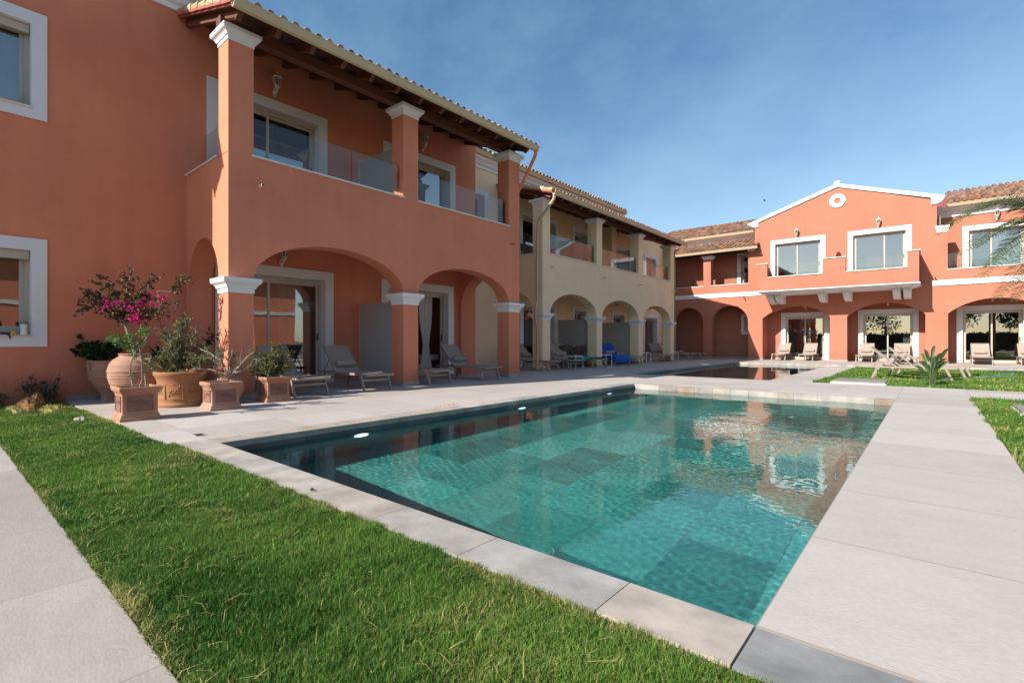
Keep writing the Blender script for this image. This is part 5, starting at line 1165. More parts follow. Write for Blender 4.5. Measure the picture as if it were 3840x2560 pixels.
# geranium in the urn
anchor(-10.12, 1.98); r2 = random.Random(12); b2 = (-10.12, 1.98, 0.60)
tips = [(P3(x, y_, 1.98 + dy), 0.008) for x, y_, dy in ((150, 860, 0), (190, 815, 0.05), (230, 870, -0.15), (290, 860, 0.1), (170, 930, -0.2), (340, 890, 0.0), (400, 860, 0.15), (460, 880, 0.2), (250, 920, -0.2), (320, 940, -0.1), (210, 900, 0.1), (430, 920, 0.0))]
s_, f_, _ = shrub(r2, b2, tips, 0.05, [DGRN, DGRN, (0.04, 0.08, 0.03)], 0.06, 0.062, 12, 18, 0.10, start=0.35)
plant('geranium', 'dark round-leaved geranium in the pale urn against the wall', 'plant', b2, s_, f_)
# twiggy shrub of the first box
anchor(-7.46, 1.69); r3 = random.Random(13); b3 = (-7.46, 1.69, 0.34); st, fo = MB(), MB()
for pl_ in ([(585, 1175), (565, 1090), (570, 1000), (600, 930), (625, 880), (600, 830)], [(635, 1175), (655, 1120), (650, 1000), (632, 930), (665, 860), (680, 800)], [(682, 1175), (672, 1080), (650, 980), (635, 900), (620, 850), (560, 800)], [(600, 930), (560, 880), (480, 850), (400, 820)], [(665, 860), (690, 800), (650, 760)]):
    pts = [P3(u, v, 1.69 + 0.03 * math.sin(i * 2)) for i, (u, v) in enumerate(pl_)]; st.tube(pts, [0.010 - 0.0012 * i for i in range(len(pts))], 7)
for cx_, cy_, n, rx, ry in ((450, 820, 130, 60, 32), (530, 840, 130, 65, 40), (580, 880, 90, 40, 35), (670, 770, 110, 45, 35), (560, 800, 60, 50, 20), (600, 960, 26, 30, 60), (670, 970, 16, 20, 40), (580, 1110, 10, 20, 30), (720, 1045, 26, 28, 14), (660, 840, 30, 30, 30)):
    for _ in range(n):
        p = P3(cx_ + r3.gauss(0, rx * 0.55), cy_ + r3.gauss(0, ry * 0.55), 1.69 + r3.gauss(0, 0.07)); leaf(fo, p, vrand(r3) + Vector((0, 0, -0.4)), r3.uniform(0.02, 0.04), 0.022, jit(r3.choice([LIM, GRN, LIM, (0.07, 0.15, 0.03)]), r3), r3)
plant('potted_shrub', 'thin shrub with bare grey stems and a bright green top in the nearest box planter', 'plant', b3, st, fo)
# airy bush in the round pot
anchor(RP[0], RP[1]); r4 = random.Random(14); b4 = (RP[0], RP[1], 0.46)
tips = [(P3(x, y_, RP[1] + dy), 0.009) for x, y_, dy in ((800, 760, 0), (965, 670, 0.1), (860, 800, -0.15), (1045, 745, 0.1), (770, 960, -0.1), (900, 850, 0), (1010, 830, 0.15), (1120, 880, 0.1), (1150, 950, 0), (730, 1010, -0.1), (850, 940, -0.2), (950, 900, 0.2), (1050, 960, -0.2), (900, 720, 0.1), (1000, 900, 0.0), (820, 870, 0.1))]
s_, f_, _ = shrub(r4, b4, tips, 0.02, [OLV, OLV, GRN, (0.09, 0.13, 0.035), YEL], 0.040, 0.017, 9, 34, 0.17, crook=0.22, start=0.25)
fl = MB()
for (u, v) in ((760, 750), (842, 752), (935, 660 + 90), (1000, 1010), (900, 602), (965, 800)): c = P3(u, v, RP[1] - 0.1); [leaf(fl, c + vrand(r4, 0.006), vrand(r4), 0.016, 0.016, (0.14, 0.06, 0.42), r4) for _ in range(8)]
plant('potted_shrub', 'airy grey-green shrub with tiny violet flowers in the wide ochre pot', 'plant', b4, s_, f_, flower_parts(fl, 8))
# tall wisps rising behind it
anchor(-9.02, 2.88); r5 = random.Random(15); b5 = (-9.02, 2.88, 0.47)
tips = [(P3(x, y_, 2.88), 0.006) for x, y_, in ((840, 600), (880, 560), (950, 615), (780, 700), (1080, 780), (900, 640))]
s_, f_, _ = shrub(r5, b5, tips, 0.03, [OLV, DGRN, GRN], 0.036, 0.016, 4, 12, 0.14, crook=0.2, start=0.45)
plant('potted_shrub', 'wispy tall shrub rising from the pot behind the ochre one', 'plant', b5, s_, f_)
# gnarled shrub
anchor(-7.68, 2.72); r6 = random.Random(16); b6 = (-7.68, 2.72, 0.33); st = MB(); Y6 = 2.72
for pl_, r0 in (([(1290, 1095), (1330, 1070), (1370, 1020), (1420, 960), (1480, 920)], 0.017), ([(1285, 1095), (1260, 1040), (1230, 980), (1150, 930), (1080, 900)], 0.016), ([(1330, 1070), (1400, 1050), (1460, 1010), (1500, 1015)], 0.010), ([(1300, 1080), (1290, 1000), (1310, 940), (1320, 900)], 0.008), ([(1230, 980), (1250, 900), (1240, 850)], 0.007), ([(1370, 1020), (1380, 950), (1385, 900)], 0.006), ([(1200, 1060), (1130, 1040), (1090, 1090)], 0.006)):
    pts = [P3(u, v, Y6 + 0.04 * math.sin(i * 2.1)) + vrand(r6, 0.004) for i, (u, v) in enumerate(pl_)]; st.tube(pts, [r0 * (1 - 0.7 * i / len(pts)) for i in range(len(pts))], 7)
tips = [(P3(x, y_, Y6 + dy), 0.006) for x, y_, dy in ((1110, 880, 0.1), (1240, 870, 0), (1330, 950, 0.1), (1440, 930, -0.1), (1490, 1000, 0), (1150, 960, -0.1), (1380, 1010, 0.1), (1190, 900, 0.0), (1290, 960, 0.1))]
s_, f_, _ = shrub(r6, P3(1290, 1090, Y6), tips, 0.01, [OLV, (0.10, 0.13, 0.04), GRN], 0.034, 0.017, 4, 12, 0.15, crook=0.3, start=0.5)
st.add(s_.v, s_.f); gr = MB()
for _ in range(260): gr_p = Vector((b6[0] + r6.uniform(-0.16, 0.16), b6[1] + r6.uniform(-0.16, 0.16), 0.33)); leaf(gr, gr_p, vrand(r6, 0.5) + Vector((0, 0, 0.7)), r6.uniform(0.03, 0.08), 0.006, jit(r6.choice([(0.13, 0.16, 0.05), (0.30, 0.20, 0.10)]), r6), r6)
f_.add(gr.v, gr.f); f_.c[-len(gr.f):] = gr.c
plant('potted_shrub', 'gnarled half-bare shrub leaning right over the middle box planter', 'plant', b6, st, f_)
# yellow-green shrub of the right box
anchor(-8.06, 3.63); r7 = random.Random(17); b7 = (-8.06, 3.63, 0.34)
tips = [(P3(x, y_, 3.63 + dy), 0.008) for x, y_, dy in ((1600, 880, 0), (1650, 885, 0.05), (1690, 930, 0.1), (1750, 930, 0.15), (1545, 950, -0.1), (1480, 1000, -0.1), (1450, 1075, 0.0), (1620, 990, -0.1), (1700, 1010, 0.1), (1560, 1040, -0.15), (1640, 940, 0.1), (1745, 1000, 0.1), (1510, 1050, 0.1))]
s_, f_, _ = shrub(r7, b7, tips, 0.02, [(0.19, 0.20, 0.03), (0.12, 0.16, 0.03), GRN, (0.26, 0.22, 0.05)], 0.036, 0.026, 9, 24, 0.12, crook=0.2, start=0.3)
plant('potted_shrub', 'bushy yellow-green shrub in the rightmost box planter', 'plant', b7, s_, f_)
# strappy plant
r8 = random.Random(18); b8 = (-10.12, 2.62, 0.58); fo = MB()
for k in range(26):
    a = r8.uniform(0, 6.28); L = r8.uniform(0.35, 0.55); el = r8.uniform(0.15, 1.2); w = 0.022; P_ = []
    for i in range(6):
        t_ = i / 5; rr_ = L * t_ * math.cos(el); z = L * t_ * math.sin(el) + 0.12 * math.sin(math.pi * t_) - 0.16 * t_ * t_; P_.append(Vector((b8[0] + rr_ * math.cos(a), b8[1] + rr_ * math.sin(a), b8[2] + z)))
    sd_ = Vector((-math.sin(a), math.cos(a), 0)); v = []
    for i, p in enumerate(P_): ww = w * (1 - (i / 5) ** 2) + 0.001; v += [p - sd_ * ww, p + sd_ * ww]
    fo.add(v, [(2 * i, 2 * i + 1, 2 * i + 3, 2 * i + 2) for i in range(5)], jit((0.02, 0.045, 0.018), r8))
plant('potted_shrub', 'dark strappy-leaved plant in the tall planter at the wall', 'plant', b8, MB(), fo)
# sprig behind the column and wall shrub
anchor(-9.62, 3.02); r9 = random.Random(19); b9 = (-9.62, 3.02, 0.6)
s_, f_, _ = shrub(r9, b9, [(P3(1150, 780, 3.02), 0.006), (P3(1200, 790, 3.02), 0.006), (P3(1130, 850, 3.0), 0.005)], 0.02, [DGRN, DGRN, RED], 0.05, 0.035, 5, 8, 0.10, start=0.6)
plant('potted_shrub', 'dark sprig in the ribbed jar left of the corner column', 'plant', b9, s_, f_)
r10 = random.Random(20); b10 = (-10.35, 1.22, -0.01)
s_, f_, _ = shrub(r10, b10, [((-10.35 + r10.uniform(-0.25, 0.25), 1.2 + r10.uniform(-0.3, 0.2), r10.uniform(0.18, 0.42)), 0.005) for _ in range(22)], 0.06, [(0.02, 0.04, 0.02), (0.035, 0.06, 0.02)], 0.03, 0.012, 8, 12, 0.10, start=0.2)
fl = MB()
for _ in range(7): c = Vector((-10.3 + r10.uniform(-0.3, 0.3), 1.1 + r10.uniform(-0.3, 0.3), r10.uniform(0.3, 0.5))); [leaf(fl, c, vrand(r10), 0.014, 0.014, (0.7, 0.45, 0.45), r10) for _ in range(6)]
plant('wall_shrub', 'low dark shrub growing at the foot of the salmon wall', 'plant', b10, s_, f_, flower_parts(fl, 6))
r11 = random.Random(21); b11 = (-10.45, 0.62, -0.01)
s_, f_, _ = shrub(r11, b11, [((-10.45 + r11.uniform(-0.15, 0.15), 0.7 + r11.uniform(-0.25, 0.2), r11.uniform(0.05, 0.2)), 0.004) for _ in range(12)], 0.05, [(0.05, 0.12, 0.03), GRN], 0.035, 0.022, 6, 8, 0.06, start=0.2)
plant('wall_shrub', 'small green weed at the salmon wall, left of the turf heap', 'plant', b11, s_, f_)

# bird of paradise on the island
r12 = random.Random(22); bx_, by_ = 0.01, 14.05; fo, st = MB(), MB()
def QP(u, v, y): return at_px(3200 + u / 3.675, 1200 + v / 3.675, y)
spec = [(1125, 350, 0.17), (975, 400, 0.14), (930, 455, 0.14), (1335, 385, 0.16), (1295, 525, 0.12), (1345, 565, 0.17), (890, 565, 0.17), (1070, 490, 0.12), (1220, 450, 0.12), (1140, 490, 0.12), (830, 620, 0.14), (1125, 570, 0.11), (940, 560, 0.12), (1160, 640, 0.10), (880, 690, 0.10), (1260, 600, 0.12), (1030, 610, 0.10), (1090, 660, 0.09), (1390, 790, 0.16), (890, 760, 0.10), (1200, 560, 0.1)]
for k, (u, v, L_) in enumerate(spec):
    y = by_ + r12.uniform(-0.2, 0.2); tip = QP(u, v, y); root = Vector((bx_ + r12.uniform(-0.05, 0.05), by_ + r12.uniform(-0.05, 0.05), 0.0)); D = tip - root; n = 9
    pts = [root + Vector((D.x * (i / n) ** 1.35, D.y * (i / n) ** 1.35, D.z * math.sin(min(1.0, i / n * 0.98) * math.pi / 2) / math.sin(0.98 * math.pi / 2))) for i in range(n + 1)]
    st.tube(pts[:6], [0.012, 0.010, 0.008, 0.007, 0.006, 0.005], 6)
    q = pts[4:]; c = jit(r12.choice([(0.035, 0.075, 0.028), (0.05, 0.10, 0.03), (0.06, 0.12, 0.035)]), r12); s_ = D.cross(Vector((0.2, -1, 0.3))).normalized(); v_ = []; hw = (0.004, 0.028, 0.036, 0.03, 0.018, 0.002)
    for i, p in enumerate(q): w_ = hw[i]; v_ += [p - s_ * w_ + Vector((0, -0.3 * w_, 0)), p, p + s_ * w_ + Vector((0, -0.3 * w_, 0))]
    fo.add(v_, [(3 * i + j, 3 * i + j + 1, 3 * i + j + 4, 3 * i + j + 3) for i in range(len(q) - 1) for j in (0, 1)], c)
t = thing('strelitzia', 'broad-leaved bird of paradise plant on the grass island edge', 'plant', (bx_, by_, 0)); 
for mb, nm in ((st, 'stems'), (fo, 'foliage')): mb.v = [(p[0] - bx_, p[1] - by_, p[2]) for p in mb.v]
st.c = [(0.10, 0.15, 0.05)] * len(st.f); st.build('stems', M_LEAF, t); fo.build('foliage', M_LEAF, t)

# palm at the right edge
r13 = random.Random(23); px_, py_ = 2.75, 18.0
t = thing('palm_tree', 'palm whose feathery fronds hang in from the right edge before the orange building', 'palm', (px_, py_, 0))
m = MB(); rings = []
pr = []
for i in range(40): z = 2.7 * i / 39; pr.append((0.17 - 0.03 * z / 2.7 + (0.018 if i % 2 else 0.0), z))
m.lathe(pr, n=14); m.build('trunk', mat('palm_trunk_bark', (0.16, 0.11, 0.07), 0.95, var=0.3, vscale=14, bump=0.7, bscale=40), t)
crown = Vector((0, 0, 2.85))
def at_depth(px, py, t_): q = (FW + RT * ((px - 1920) / 1864.5)) * t_; return Vector((q.x - px_, q.y - py_, CAM_H + t_ * (1280 - py) / 1864.5))
fronds = [(at_depth(px, py, t_), lf) for px, py, t_, lf in ((3512, 885, 11.6, 1.25), (3560, 840, 12.3, 1.05), (3590, 960, 11.8, 1.0), (3660, 930, 12.4, 0.9), (3660, 1060, 11.7, 0.9), (3700, 1000, 12.2, 0.95), (3740, 1120, 11.9, 0.8), (3800, 1130, 12.1, 0.75), (3800, 790, 12.2, 0.8))]
for k in range(12): a = R(-100 + 200 * k / 11); fronds.append((Vector((1.9 * math.cos(a), 1.9 * math.sin(a), 2.85 + r13.uniform(-0.4, 0.9))), 0.9))
for tip, lift in fronds:
    m = MB(); n = 26; D = tip - crown; pts = []
    for i in range(n + 1):
        t_ = i / n; p = crown + Vector((D.x * t_, D.y * t_, D.z * t_ + lift * 1.15 * math.sin(math.pi * min(1, t_ ** 0.85)) * 0.8)); pts.append(p)
    m.cur = (0.10, 0.13, 0.05); m.tube(pts, [0.018 * (1 - i / n) + 0.003 for i in range(n + 1)], 5)
    L = D.length
    for i in range(n * 6):
        t_ = 0.10 + 0.90 * i / (n * 6); j = min(int(t_ * n), n - 1); p = pts[j].lerp(pts[j + 1], t_ * n - j); d = (pts[j + 1] - pts[j]).normalized()
        sd_ = d.cross(Vector((0, 0, 1))).normalized(); sg = 1 if i % 2 else -1; ll = 0.66 * math.sin(math.pi * (0.12 + 0.80 * t_)) * r13.uniform(0.8, 1.1)
        dr = (sd_ * sg * 0.9 + d * 0.65 + Vector((0, 0, r13.uniform(0.1, 0.5)))).normalized(); q0 = p; q1 = p + dr * ll * 0.5; q2 = q1 + (dr + Vector((0, 0, -0.75))).normalized() * ll * 0.5; w_ = 0.010; e = d * w_
        c = jit(r13.choice([(0.055, 0.10, 0.025), (0.09, 0.13, 0.035), (0.12, 0.14, 0.045)]), r13)
        m.add([q0 - e * 0.6, q0 + e * 0.6, q1 + e, q1 - e, q2], [(0, 1, 2, 3), (3, 2, 4)], c)
    m.build('frond', M_LEAF, t)

# ================================================================== GRASS
def fnoise(x, y, seed, sc):
    r_ = np.random.default_rng(seed); z = np.zeros_like(x)
    for _ in range(14): th = r_.uniform(0, 6.28); k = sc * r_.uniform(0.5, 2.0); z += np.sin(k * (x * math.cos(th) + y * math.sin(th)) + r_.uniform(0, 6.28) + 0.8 * np.sin(k * 0.6 * (y * math.cos(th) - x * math.sin(th))))
    return z / math.sqrt(14)
def grass(name, regions, label, seed, edge=None):
    """regions: list of (x0,x1,y0,y1,blades,height,width)"""
    r_ = np.random.default_rng(seed); V = []; C = []
    for (x0, x1, y0, y1, n, H, W, flat) in regions:
        x = r_.uniform(x0, x1, n); y = r_.uniform(y0, y1, n)
        if edge: x, y = edge(x, y, r_)
        n = len(x)
        clump = 0.5 * fnoise(x, y, seed + 1, 26); dry = fnoise(x, y, seed + 2, 2.6) + 0.6 * fnoise(x, y, seed + 3, 11)
        ed = np.minimum(np.minimum(np.abs(y - y0), np.abs(y1 - y)), 0.3); dry = 1.15 * dry + np.where(ed < 0.10, 1.1, 0.0)
        h = H * np.clip(0.85 + 0.14 * clump + r_.normal(0, 0.20, n), 0.45, 1.8); is_dry = r_.uniform(0, 1, n) < np.clip(0.12 + 0.30 * (dry - 0.5), 0.05, 0.85)
        tall = r_.uniform(0, 1, n) < 0.002; h = np.where(tall, h * 2.2, h)
        a = r_.uniform(0, 2 * np.pi, n) + 0.5 * fnoise(x, y, seed + 4, 4); lean = np.clip(np.abs(r_.normal(0.45, 0.3, n)), 0.05, 1.6); lean = np.where(is_dry, np.clip(lean * 1.9, 0.4, 3.0), lean) * flat
        w = W * r_.uniform(0.7, 1.3, n); bz = np.full(n, -0.012) + 0.010 * np.clip(clump, -1, 1)
        dx, dy = np.cos(a), np.sin(a); px, py = -dy, dx; b0 = r_.uniform(0, 6.28, n); px, py = np.cos(b0), np.sin(b0)
        hh = h / np.sqrt(1 + (lean * 0.6) ** 2)
        P = np.empty((n, 5, 3), np.float32)
        P[:, 0] = np.stack([x - px * w / 2, y - py * w / 2, bz], -1); P[:, 1] = np.stack([x + px * w / 2, y + py * w / 2, bz], -1)
        mx_, my_, mz_ = x + dx * lean * hh * 0.28, y + dy * lean * hh * 0.28, bz + hh * 0.62
        P[:, 2] = np.stack([mx_ + px * w * 0.4, my_ + py * w * 0.4, mz_], -1); P[:, 3] = np.stack([mx_ - px * w * 0.4, my_ - py * w * 0.4, mz_], -1)
        P[:, 4] = np.stack([x + dx * lean * hh * 0.95, y + dy * lean * hh * 0.95, bz + hh * np.where(is_dry, 1.05, 1.0)], -1)
        g = np.array([0.050, 0.140, 0.018]); g2 = np.array([0.165, 0.285, 0.045]); yv = np.array([0.58, 0.50, 0.19]); br = np.array([0.22, 0.13, 0.05])
        k = np.clip(0.5 + 0.28 * fnoise(x, y, seed + 5, 5) + r_.normal(0, 0.2, n), 0, 1)[:, None]; c = g * (1 - k) + g2 * k
        kd = r_.uniform(0, 1, n)[:, None]; c = np.where(is_dry[:, None], yv * (0.55 + 0.45 * kd) + br * 0.25 * (1 - kd), c) * r_.uniform(0.8, 1.2, n)[:, None]
        ns = n // 520      # long pale runners lying over the top
        i_ = r_.choice(n, ns, replace=False); i_ = i_[dry[i_] > -0.4]; ln = r_.uniform(0.03, 0.10, len(i_)) * (1 + W * 40); aa = r_.uniform(0, 6.28, len(i_)); ww = W * r_.uniform(0.8, 1.4, len(i_)); z0 = H * r_.uniform(0.55, 0.95, len(i_))
        ux, uy = np.cos(aa), np.sin(aa); bend = r_.uniform(-0.35, 0.35, len(i_)); X0, Y0 = x[i_], y[i_]
        Q = np.empty((len(i_), 5, 3), np.float32); Q[:, 0] = np.stack([X0 + uy * ww / 2, Y0 - ux * ww / 2, z0 * 0.7], -1); Q[:, 1] = np.stack([X0 - uy * ww / 2, Y0 + ux * ww / 2, z0 * 0.7], -1)
        MX, MY = X0 + ux * ln * 0.5 - uy * bend * ln * 0.5, Y0 + uy * ln * 0.5 + ux * bend * ln * 0.5
        Q[:, 2] = np.stack([MX - uy * ww / 2, MY + ux * ww / 2, z0 * 1.15], -1); Q[:, 3] = np.stack([MX + uy * ww / 2, MY - ux * ww / 2, z0 * 1.15], -1); Q[:, 4] = np.stack([X0 + ux * ln, Y0 + uy * ln, z0 * r_.uniform(0.5, 1.3, len(i_))], -1)
        cq = yv * r_.uniform(0.5, 0.9, len(i_))[:, None]; V.append(Q); C.append(np.repeat(np.concatenate([cq, np.ones((len(i_), 1))], 1)[:, None, :], 5, 1))
        V.append(P); C.append(np.repeat(np.concatenate([c, np.ones((n, 1))], 1)[:, None, :], 5, 1))
    V = np.concatenate(V); C = np.concatenate(C); n = len(V); me = bpy.data.meshes.new(name)
    me.vertices.add(n * 5); me.vertices.foreach_set("co", V.astype(np.float32).ravel())
    b0 = (np.arange(n) * 5)[:, None]; idx = np.concatenate([b0 + np.array([[0, 1, 2, 3]]), b0 + np.array([[3, 2, 4]])], 1).astype(np.int32)
    me.loops.add(n * 7); me.loops.foreach_set("vertex_index", idx.ravel())
    ls = np.stack([np.arange(n) * 7, np.arange(n) * 7 + 4], 1).ravel().astype(np.int32); me.polygons.add(n * 2); me.polygons.foreach_set("loop_start", ls)
    at = me.attributes.new("Col", 'FLOAT_COLOR', 'POINT'); at.data.foreach_set("color", C.astype(np.float32).ravel())
    me.materials.append(M_GRASS); me.update(calc_edges=True)
    o = bpy.data.objects.new(name, me); col.objects.link(o); o['kind'] = 'stuff'; o['label'] = label; o['category'] = 'grass'; return o
def ragged(y0, y1, xw):
    def f(x, y, r_):
        a = y0 - 0.004 + 0.003 * fnoise(x, x * 0, 31, 14); b_ = y1(x) - 0.012 + 0.005 * fnoise(x, x * 0, 32, 14)
        k = (y > a) & (y < b_); return x[k], y[k]
    return f
grass('lawn_grass', [(-1.6, 0.35, 0.40, 1.56, 150000, 0.029, 0.0022, 1.25), (-3.2, -1.6, 0.40, 1.56, 100000, 0.030, 0.0026, 1.25), (-5.4, -3.2, 0.40, 1.56, 80000, 0.034, 0.0038, 1.2), (-10.5, -5.4, 0.40, 1.50, 100000, 0.034, 0.0055, 1.2)],
      'foreground lawn strip of green grass with straw patches', 51, edge=ragged(0.46, lambda x: np.where(x > -5.38, 1.53, np.where(x > -9.0, 1.45, 1.40)), 0))
grass('lawn_grass', [(0.44, 4.2, 5.0, 11.4, 60000, 0.055, 0.009, 1.0), (0.44, 2.4, 3.0, 5.0, 12000, 0.05, 0.006, 1.0)], 'lawn along the right side of the near pool deck', 52, edge=lambda x, y, r_: (lambda k: (x[k], y[k]))(x > 0.51 + 0.03 * fnoise(y, y * 0, 33, 6)))
grass('lawn_grass', [(-2.15, 6.9, 13.35, 22.2, 95000, 0.055, 0.016, 1.0)], 'lawn of the island between the two pools', 53, edge=lambda x, y, r_: (lambda k: (x[k], y[k]))((x > -2.12 + 0.04 * fnoise(y, y * 0, 34, 3)) & (y > 13.4 + 0.03 * fnoise(x, x * 0, 35, 5))))

# turf heap at the wall
rt = random.Random(41)
def straw_pile(lab, cx, cy, rx, ry, h, n, c0, L):
    m = MB()
    k = 18
    vs = [(cx, cy, h * 0.8)]
    for ring, (rr_, hz) in enumerate(((0.4, 0.72), (0.75, 0.45), (1.0, -0.01))):
        for i in range(k): a = 2 * math.pi * i / k; q = 1 + 0.15 * math.sin(a * 3 + cx) + rt.uniform(-0.06, 0.06); vs.append((cx + rx * rr_ * q * math.cos(a), cy + ry * rr_ * q * math.sin(a), h * hz + (rt.uniform(-0.02, 0.02) if ring < 2 else 0)))
    m.add(vs, [(0, 1 + i, 1 + (i + 1) % k) for i in range(k)] + [(1 + r_ * k + i, 1 + (r_ + 1) * k + i, 1 + (r_ + 1) * k + (i + 1) % k, 1 + r_ * k + (i + 1) % k) for r_ in range(2) for i in range(k)], c0)
    for _ in range(n):
        a = rt.uniform(0, 6.28); q = math.sqrt(rt.random()); p = Vector((cx + rx * q * math.cos(a), cy + ry * q * math.sin(a), h * (0.85 - 0.75 * q * q) + rt.uniform(-0.01, 0.015))); d = vrand(rt); d.z *= 0.35; d.normalize(); l_ = L * rt.uniform(0.5, 1.2); d2 = (d + vrand(rt, 0.4)).normalized(); s_ = d.cross(Vector((0, 0, 1))).normalized() * 0.0022
        m.add([p - s_, p + s_, p + d * l_ * 0.5 + s_, p + d * l_ * 0.5 - s_, p + d * l_ * 0.5 + d2 * l_ * 0.5], [(0, 1, 2, 3), (3, 2, 4)], jit(c0, rt, 0.5))
    o = m.build('turf_heap', M_STRAW, None); return tag(o, lab, 'turf')
straw_pile('heap of torn brown turf roots at the salmon wall', -9.72, 0.98, 0.40, 0.17, 0.17, 2600, (0.20, 0.115, 0.05), 0.05)
straw_pile('small knot of brown roots on top of the turf heap', -9.78, 1.05, 0.14, 0.09, 0.245, 900, (0.23, 0.13, 0.06), 0.04)
straw_pile('flat yellowed sod lying right of the brown turf heap', -9.28, 1.15, 0.42, 0.16, 0.075, 1800, (0.26, 0.24, 0.07), 0.035)
straw_pile('flat pale sod edge in front of the brown turf heap', -9.65, 0.82, 0.55, 0.10, 0.06, 1600, (0.26, 0.25, 0.09), 0.035)
m = MB()
for i, (a, b_, r_) in enumerate(((-7.82, 1.20, 0.045), (-7.88, 1.25, 0.03), (-7.76, 1.24, 0.025))): m.lathe([(r_ * 0.9, 0.0), (r_, 0.01), (r_ * 0.7, 0.035), (0, 0.045)], a, b_, 7, colr=(0.42, 0.40, 0.38))
tag(m.build('stone', M_STONEC, None), 'grey lump of stone lying in the lawn near the planters', 'stone')
m = MB(); m.lathe([(0.008, 0.0), (0.014, 0.006), (0.010, 0.016), (0, 0.02)], -3.02, 1.60, 8, colr=(0.12, 0.07, 0.03)); m.box(-3.0, -2.97, 1.598, 1.603, 0.003, 0.006, (0.2, 0.12, 0.06)); tag(m.build('seed_pod', M_STRAW, None), 'tiny brown seed pod lying on the pool coping', 'seed pod')

# service hatches
def hatch(lab, x0, x1, y0, y1, z):
    t = thing('hatch_cover', lab, 'hatch', ((x0 + x1) / 2, (y0 + y1) / 2, 0), group='stone hatches in the lawns'); a, b_ = (x1 - x0) / 2, (y1 - y0) / 2
    MB().box(-a + 0.02, a - 0.02, -b_ + 0.02, b_ - 0.02, z - 0.03, z).build('slab', mat('hatch_stone', (0.25, 0.22, 0.195), 0.8, var=0.12, vscale=6), t, bevel=0.003)
    MB().box(-a, a, -b_, b_, -0.01, z - 0.031).build('kerb', M_MARBLE, t, bevel=0.004)
    return t
hatch('grey stone hatch at the near left corner of the grass island', -1.78, -0.75, 13.42, 14.6, 0.06)
hatch('grey stone hatch in the right-hand lawn, at the photo edge', 0.87, 1.9, 9.1, 10.15, 0.05)
t = thing('floor_drain', 'small metal drain grate in the terrace beside the pool corner', 'drain', (-5.69, 1.81, 0.001))
MB().box(-0.075, 0.075, -0.05, 0.05, 0, 0.003).build('plate', M_FRAME, t)
for k in range(8): MB().box(-0.062 + k * 0.0165, -0.054 + k * 0.0165, -0.038, 0.038, 0.0031, 0.0045).build('slot', M_DARKM, t)
# hose and blue strap on the island
m = MB(); m.tube([(0.55, 16.6, 0.06), (0.75, 16.9, 0.05), (0.92, 17.2, 0.055), (1.1, 17.4, 0.07)], 0.006, 6, colr=(0.3, 0.5, 0.5)); m.tube([(0.98, 17.0, 0.05), (1.25, 17.35, 0.10), (1.5, 17.6, 0.16), (1.53, 17.5, 0.10), (1.56, 17.35, 0.04)], 0.007, 6, colr=(0.0, 0.25, 0.55))
tag(m.build('hose', M_STRAW, None), 'thin blue hose lying on the island lawn', 'hose')
# paint marks on the deck
m = MB(); rm = random.Random(3)
for k in range(9): x = -5.52 + rm.uniform(-0.05, 0.05); y = 4.82 + k * 0.05; m.box(x, x + rm.uniform(0.01, 0.04), y, y + rm.uniform(0.02, 0.07), 0.001, 0.0018, (0.55, 0.07, 0.04))
tag(m.build('paint_mark', M_STONEC, None), 'faded red scribble on the terrace slabs beside the pool', 'paint mark')

# pool lights
M_DISC = mat('pale_floor_disc', (0.16, 0.48, 0.50), 0.5, var=0.05)
def plight(lab, y):
    t = thing('pool_light', lab, 'pool light', (-5.0995, y, -0.30), group='round lights in the left wall of the near pool')
    m = MB(); m.lathe([(0.0, 0.0), (0.10, 0.0), (0.095, 0.015), (0.0, 0.018)], n=28); m.v = [(p[2], p[0], p[1]) for p in m.v]; m.build('lens', M_POOLLED, t, smooth=True)
    m = MB(); m.lathe([(0.101, 0.0), (0.135, 0.0), (0.13, 0.012), (0.101, 0.016)], n=28); m.v = [(p[2], p[0], p[1]) for p in m.v]; m.build('rim', M_FRAME, t, smooth=True)
plight('lit round pool light nearest the camera in the left pool wall', 3.30); plight('lit round pool light in the middle of the left pool wall', 6.28); plight('lit round pool light farthest along the left pool wall', 9.15)
for lab, y in (('round pale disc on the pool floor, middle', 6.0), ('round pale disc on the pool floor, farthest', 8.9)):  # flat pale discs lying on the pool floor
    m = MB(); m.lathe([(0.0, 0.010), (0.06, 0.010), (0.068, 0.0)], -1.70, y, 24); m.v = [(p[0], p[1], p[2] - 1.099) for p in m.v]; o = m.build('pool_disc', M_DISC, None); tag(o, lab, 'pool inlet'); o.cycles.is_caustics_receiver = True
# bird
b = thing('bird', 'tiny dark bird flying in the sky left of the gable', 'bird', at_px(2500 + 720 / 1.96, 650 + 203 / 1.96, 60.0))
m = MB(); m.tube([(-0.14, 0, 0), (-0.05, 0, 0.02), (0.08, 0, 0.02), (0.15, 0, 0.03)], [0.012, 0.045, 0.04, 0.008], 8); m.build('body', M_DARKM, b, smooth=True)
for s in (-1, 1): m = MB(); m.add([(-0.04, 0, 0.03), (0.06, 0, 0.03), (0.03, s * 0.2, 0.14), (-0.05, s * 0.36, 0.10), (-0.07, s * 0.2, 0.12)], [(0, 1, 2, 3, 4)]); m.add([(-0.04, 0, 0.02), (0.06, 0, 0.02), (0.03, s * 0.2, 0.13), (-0.05, s * 0.36, 0.09), (-0.07, s * 0.2, 0.11)], [(4, 3, 2, 1, 0)]); m.build('wing', M_DARKM, b)

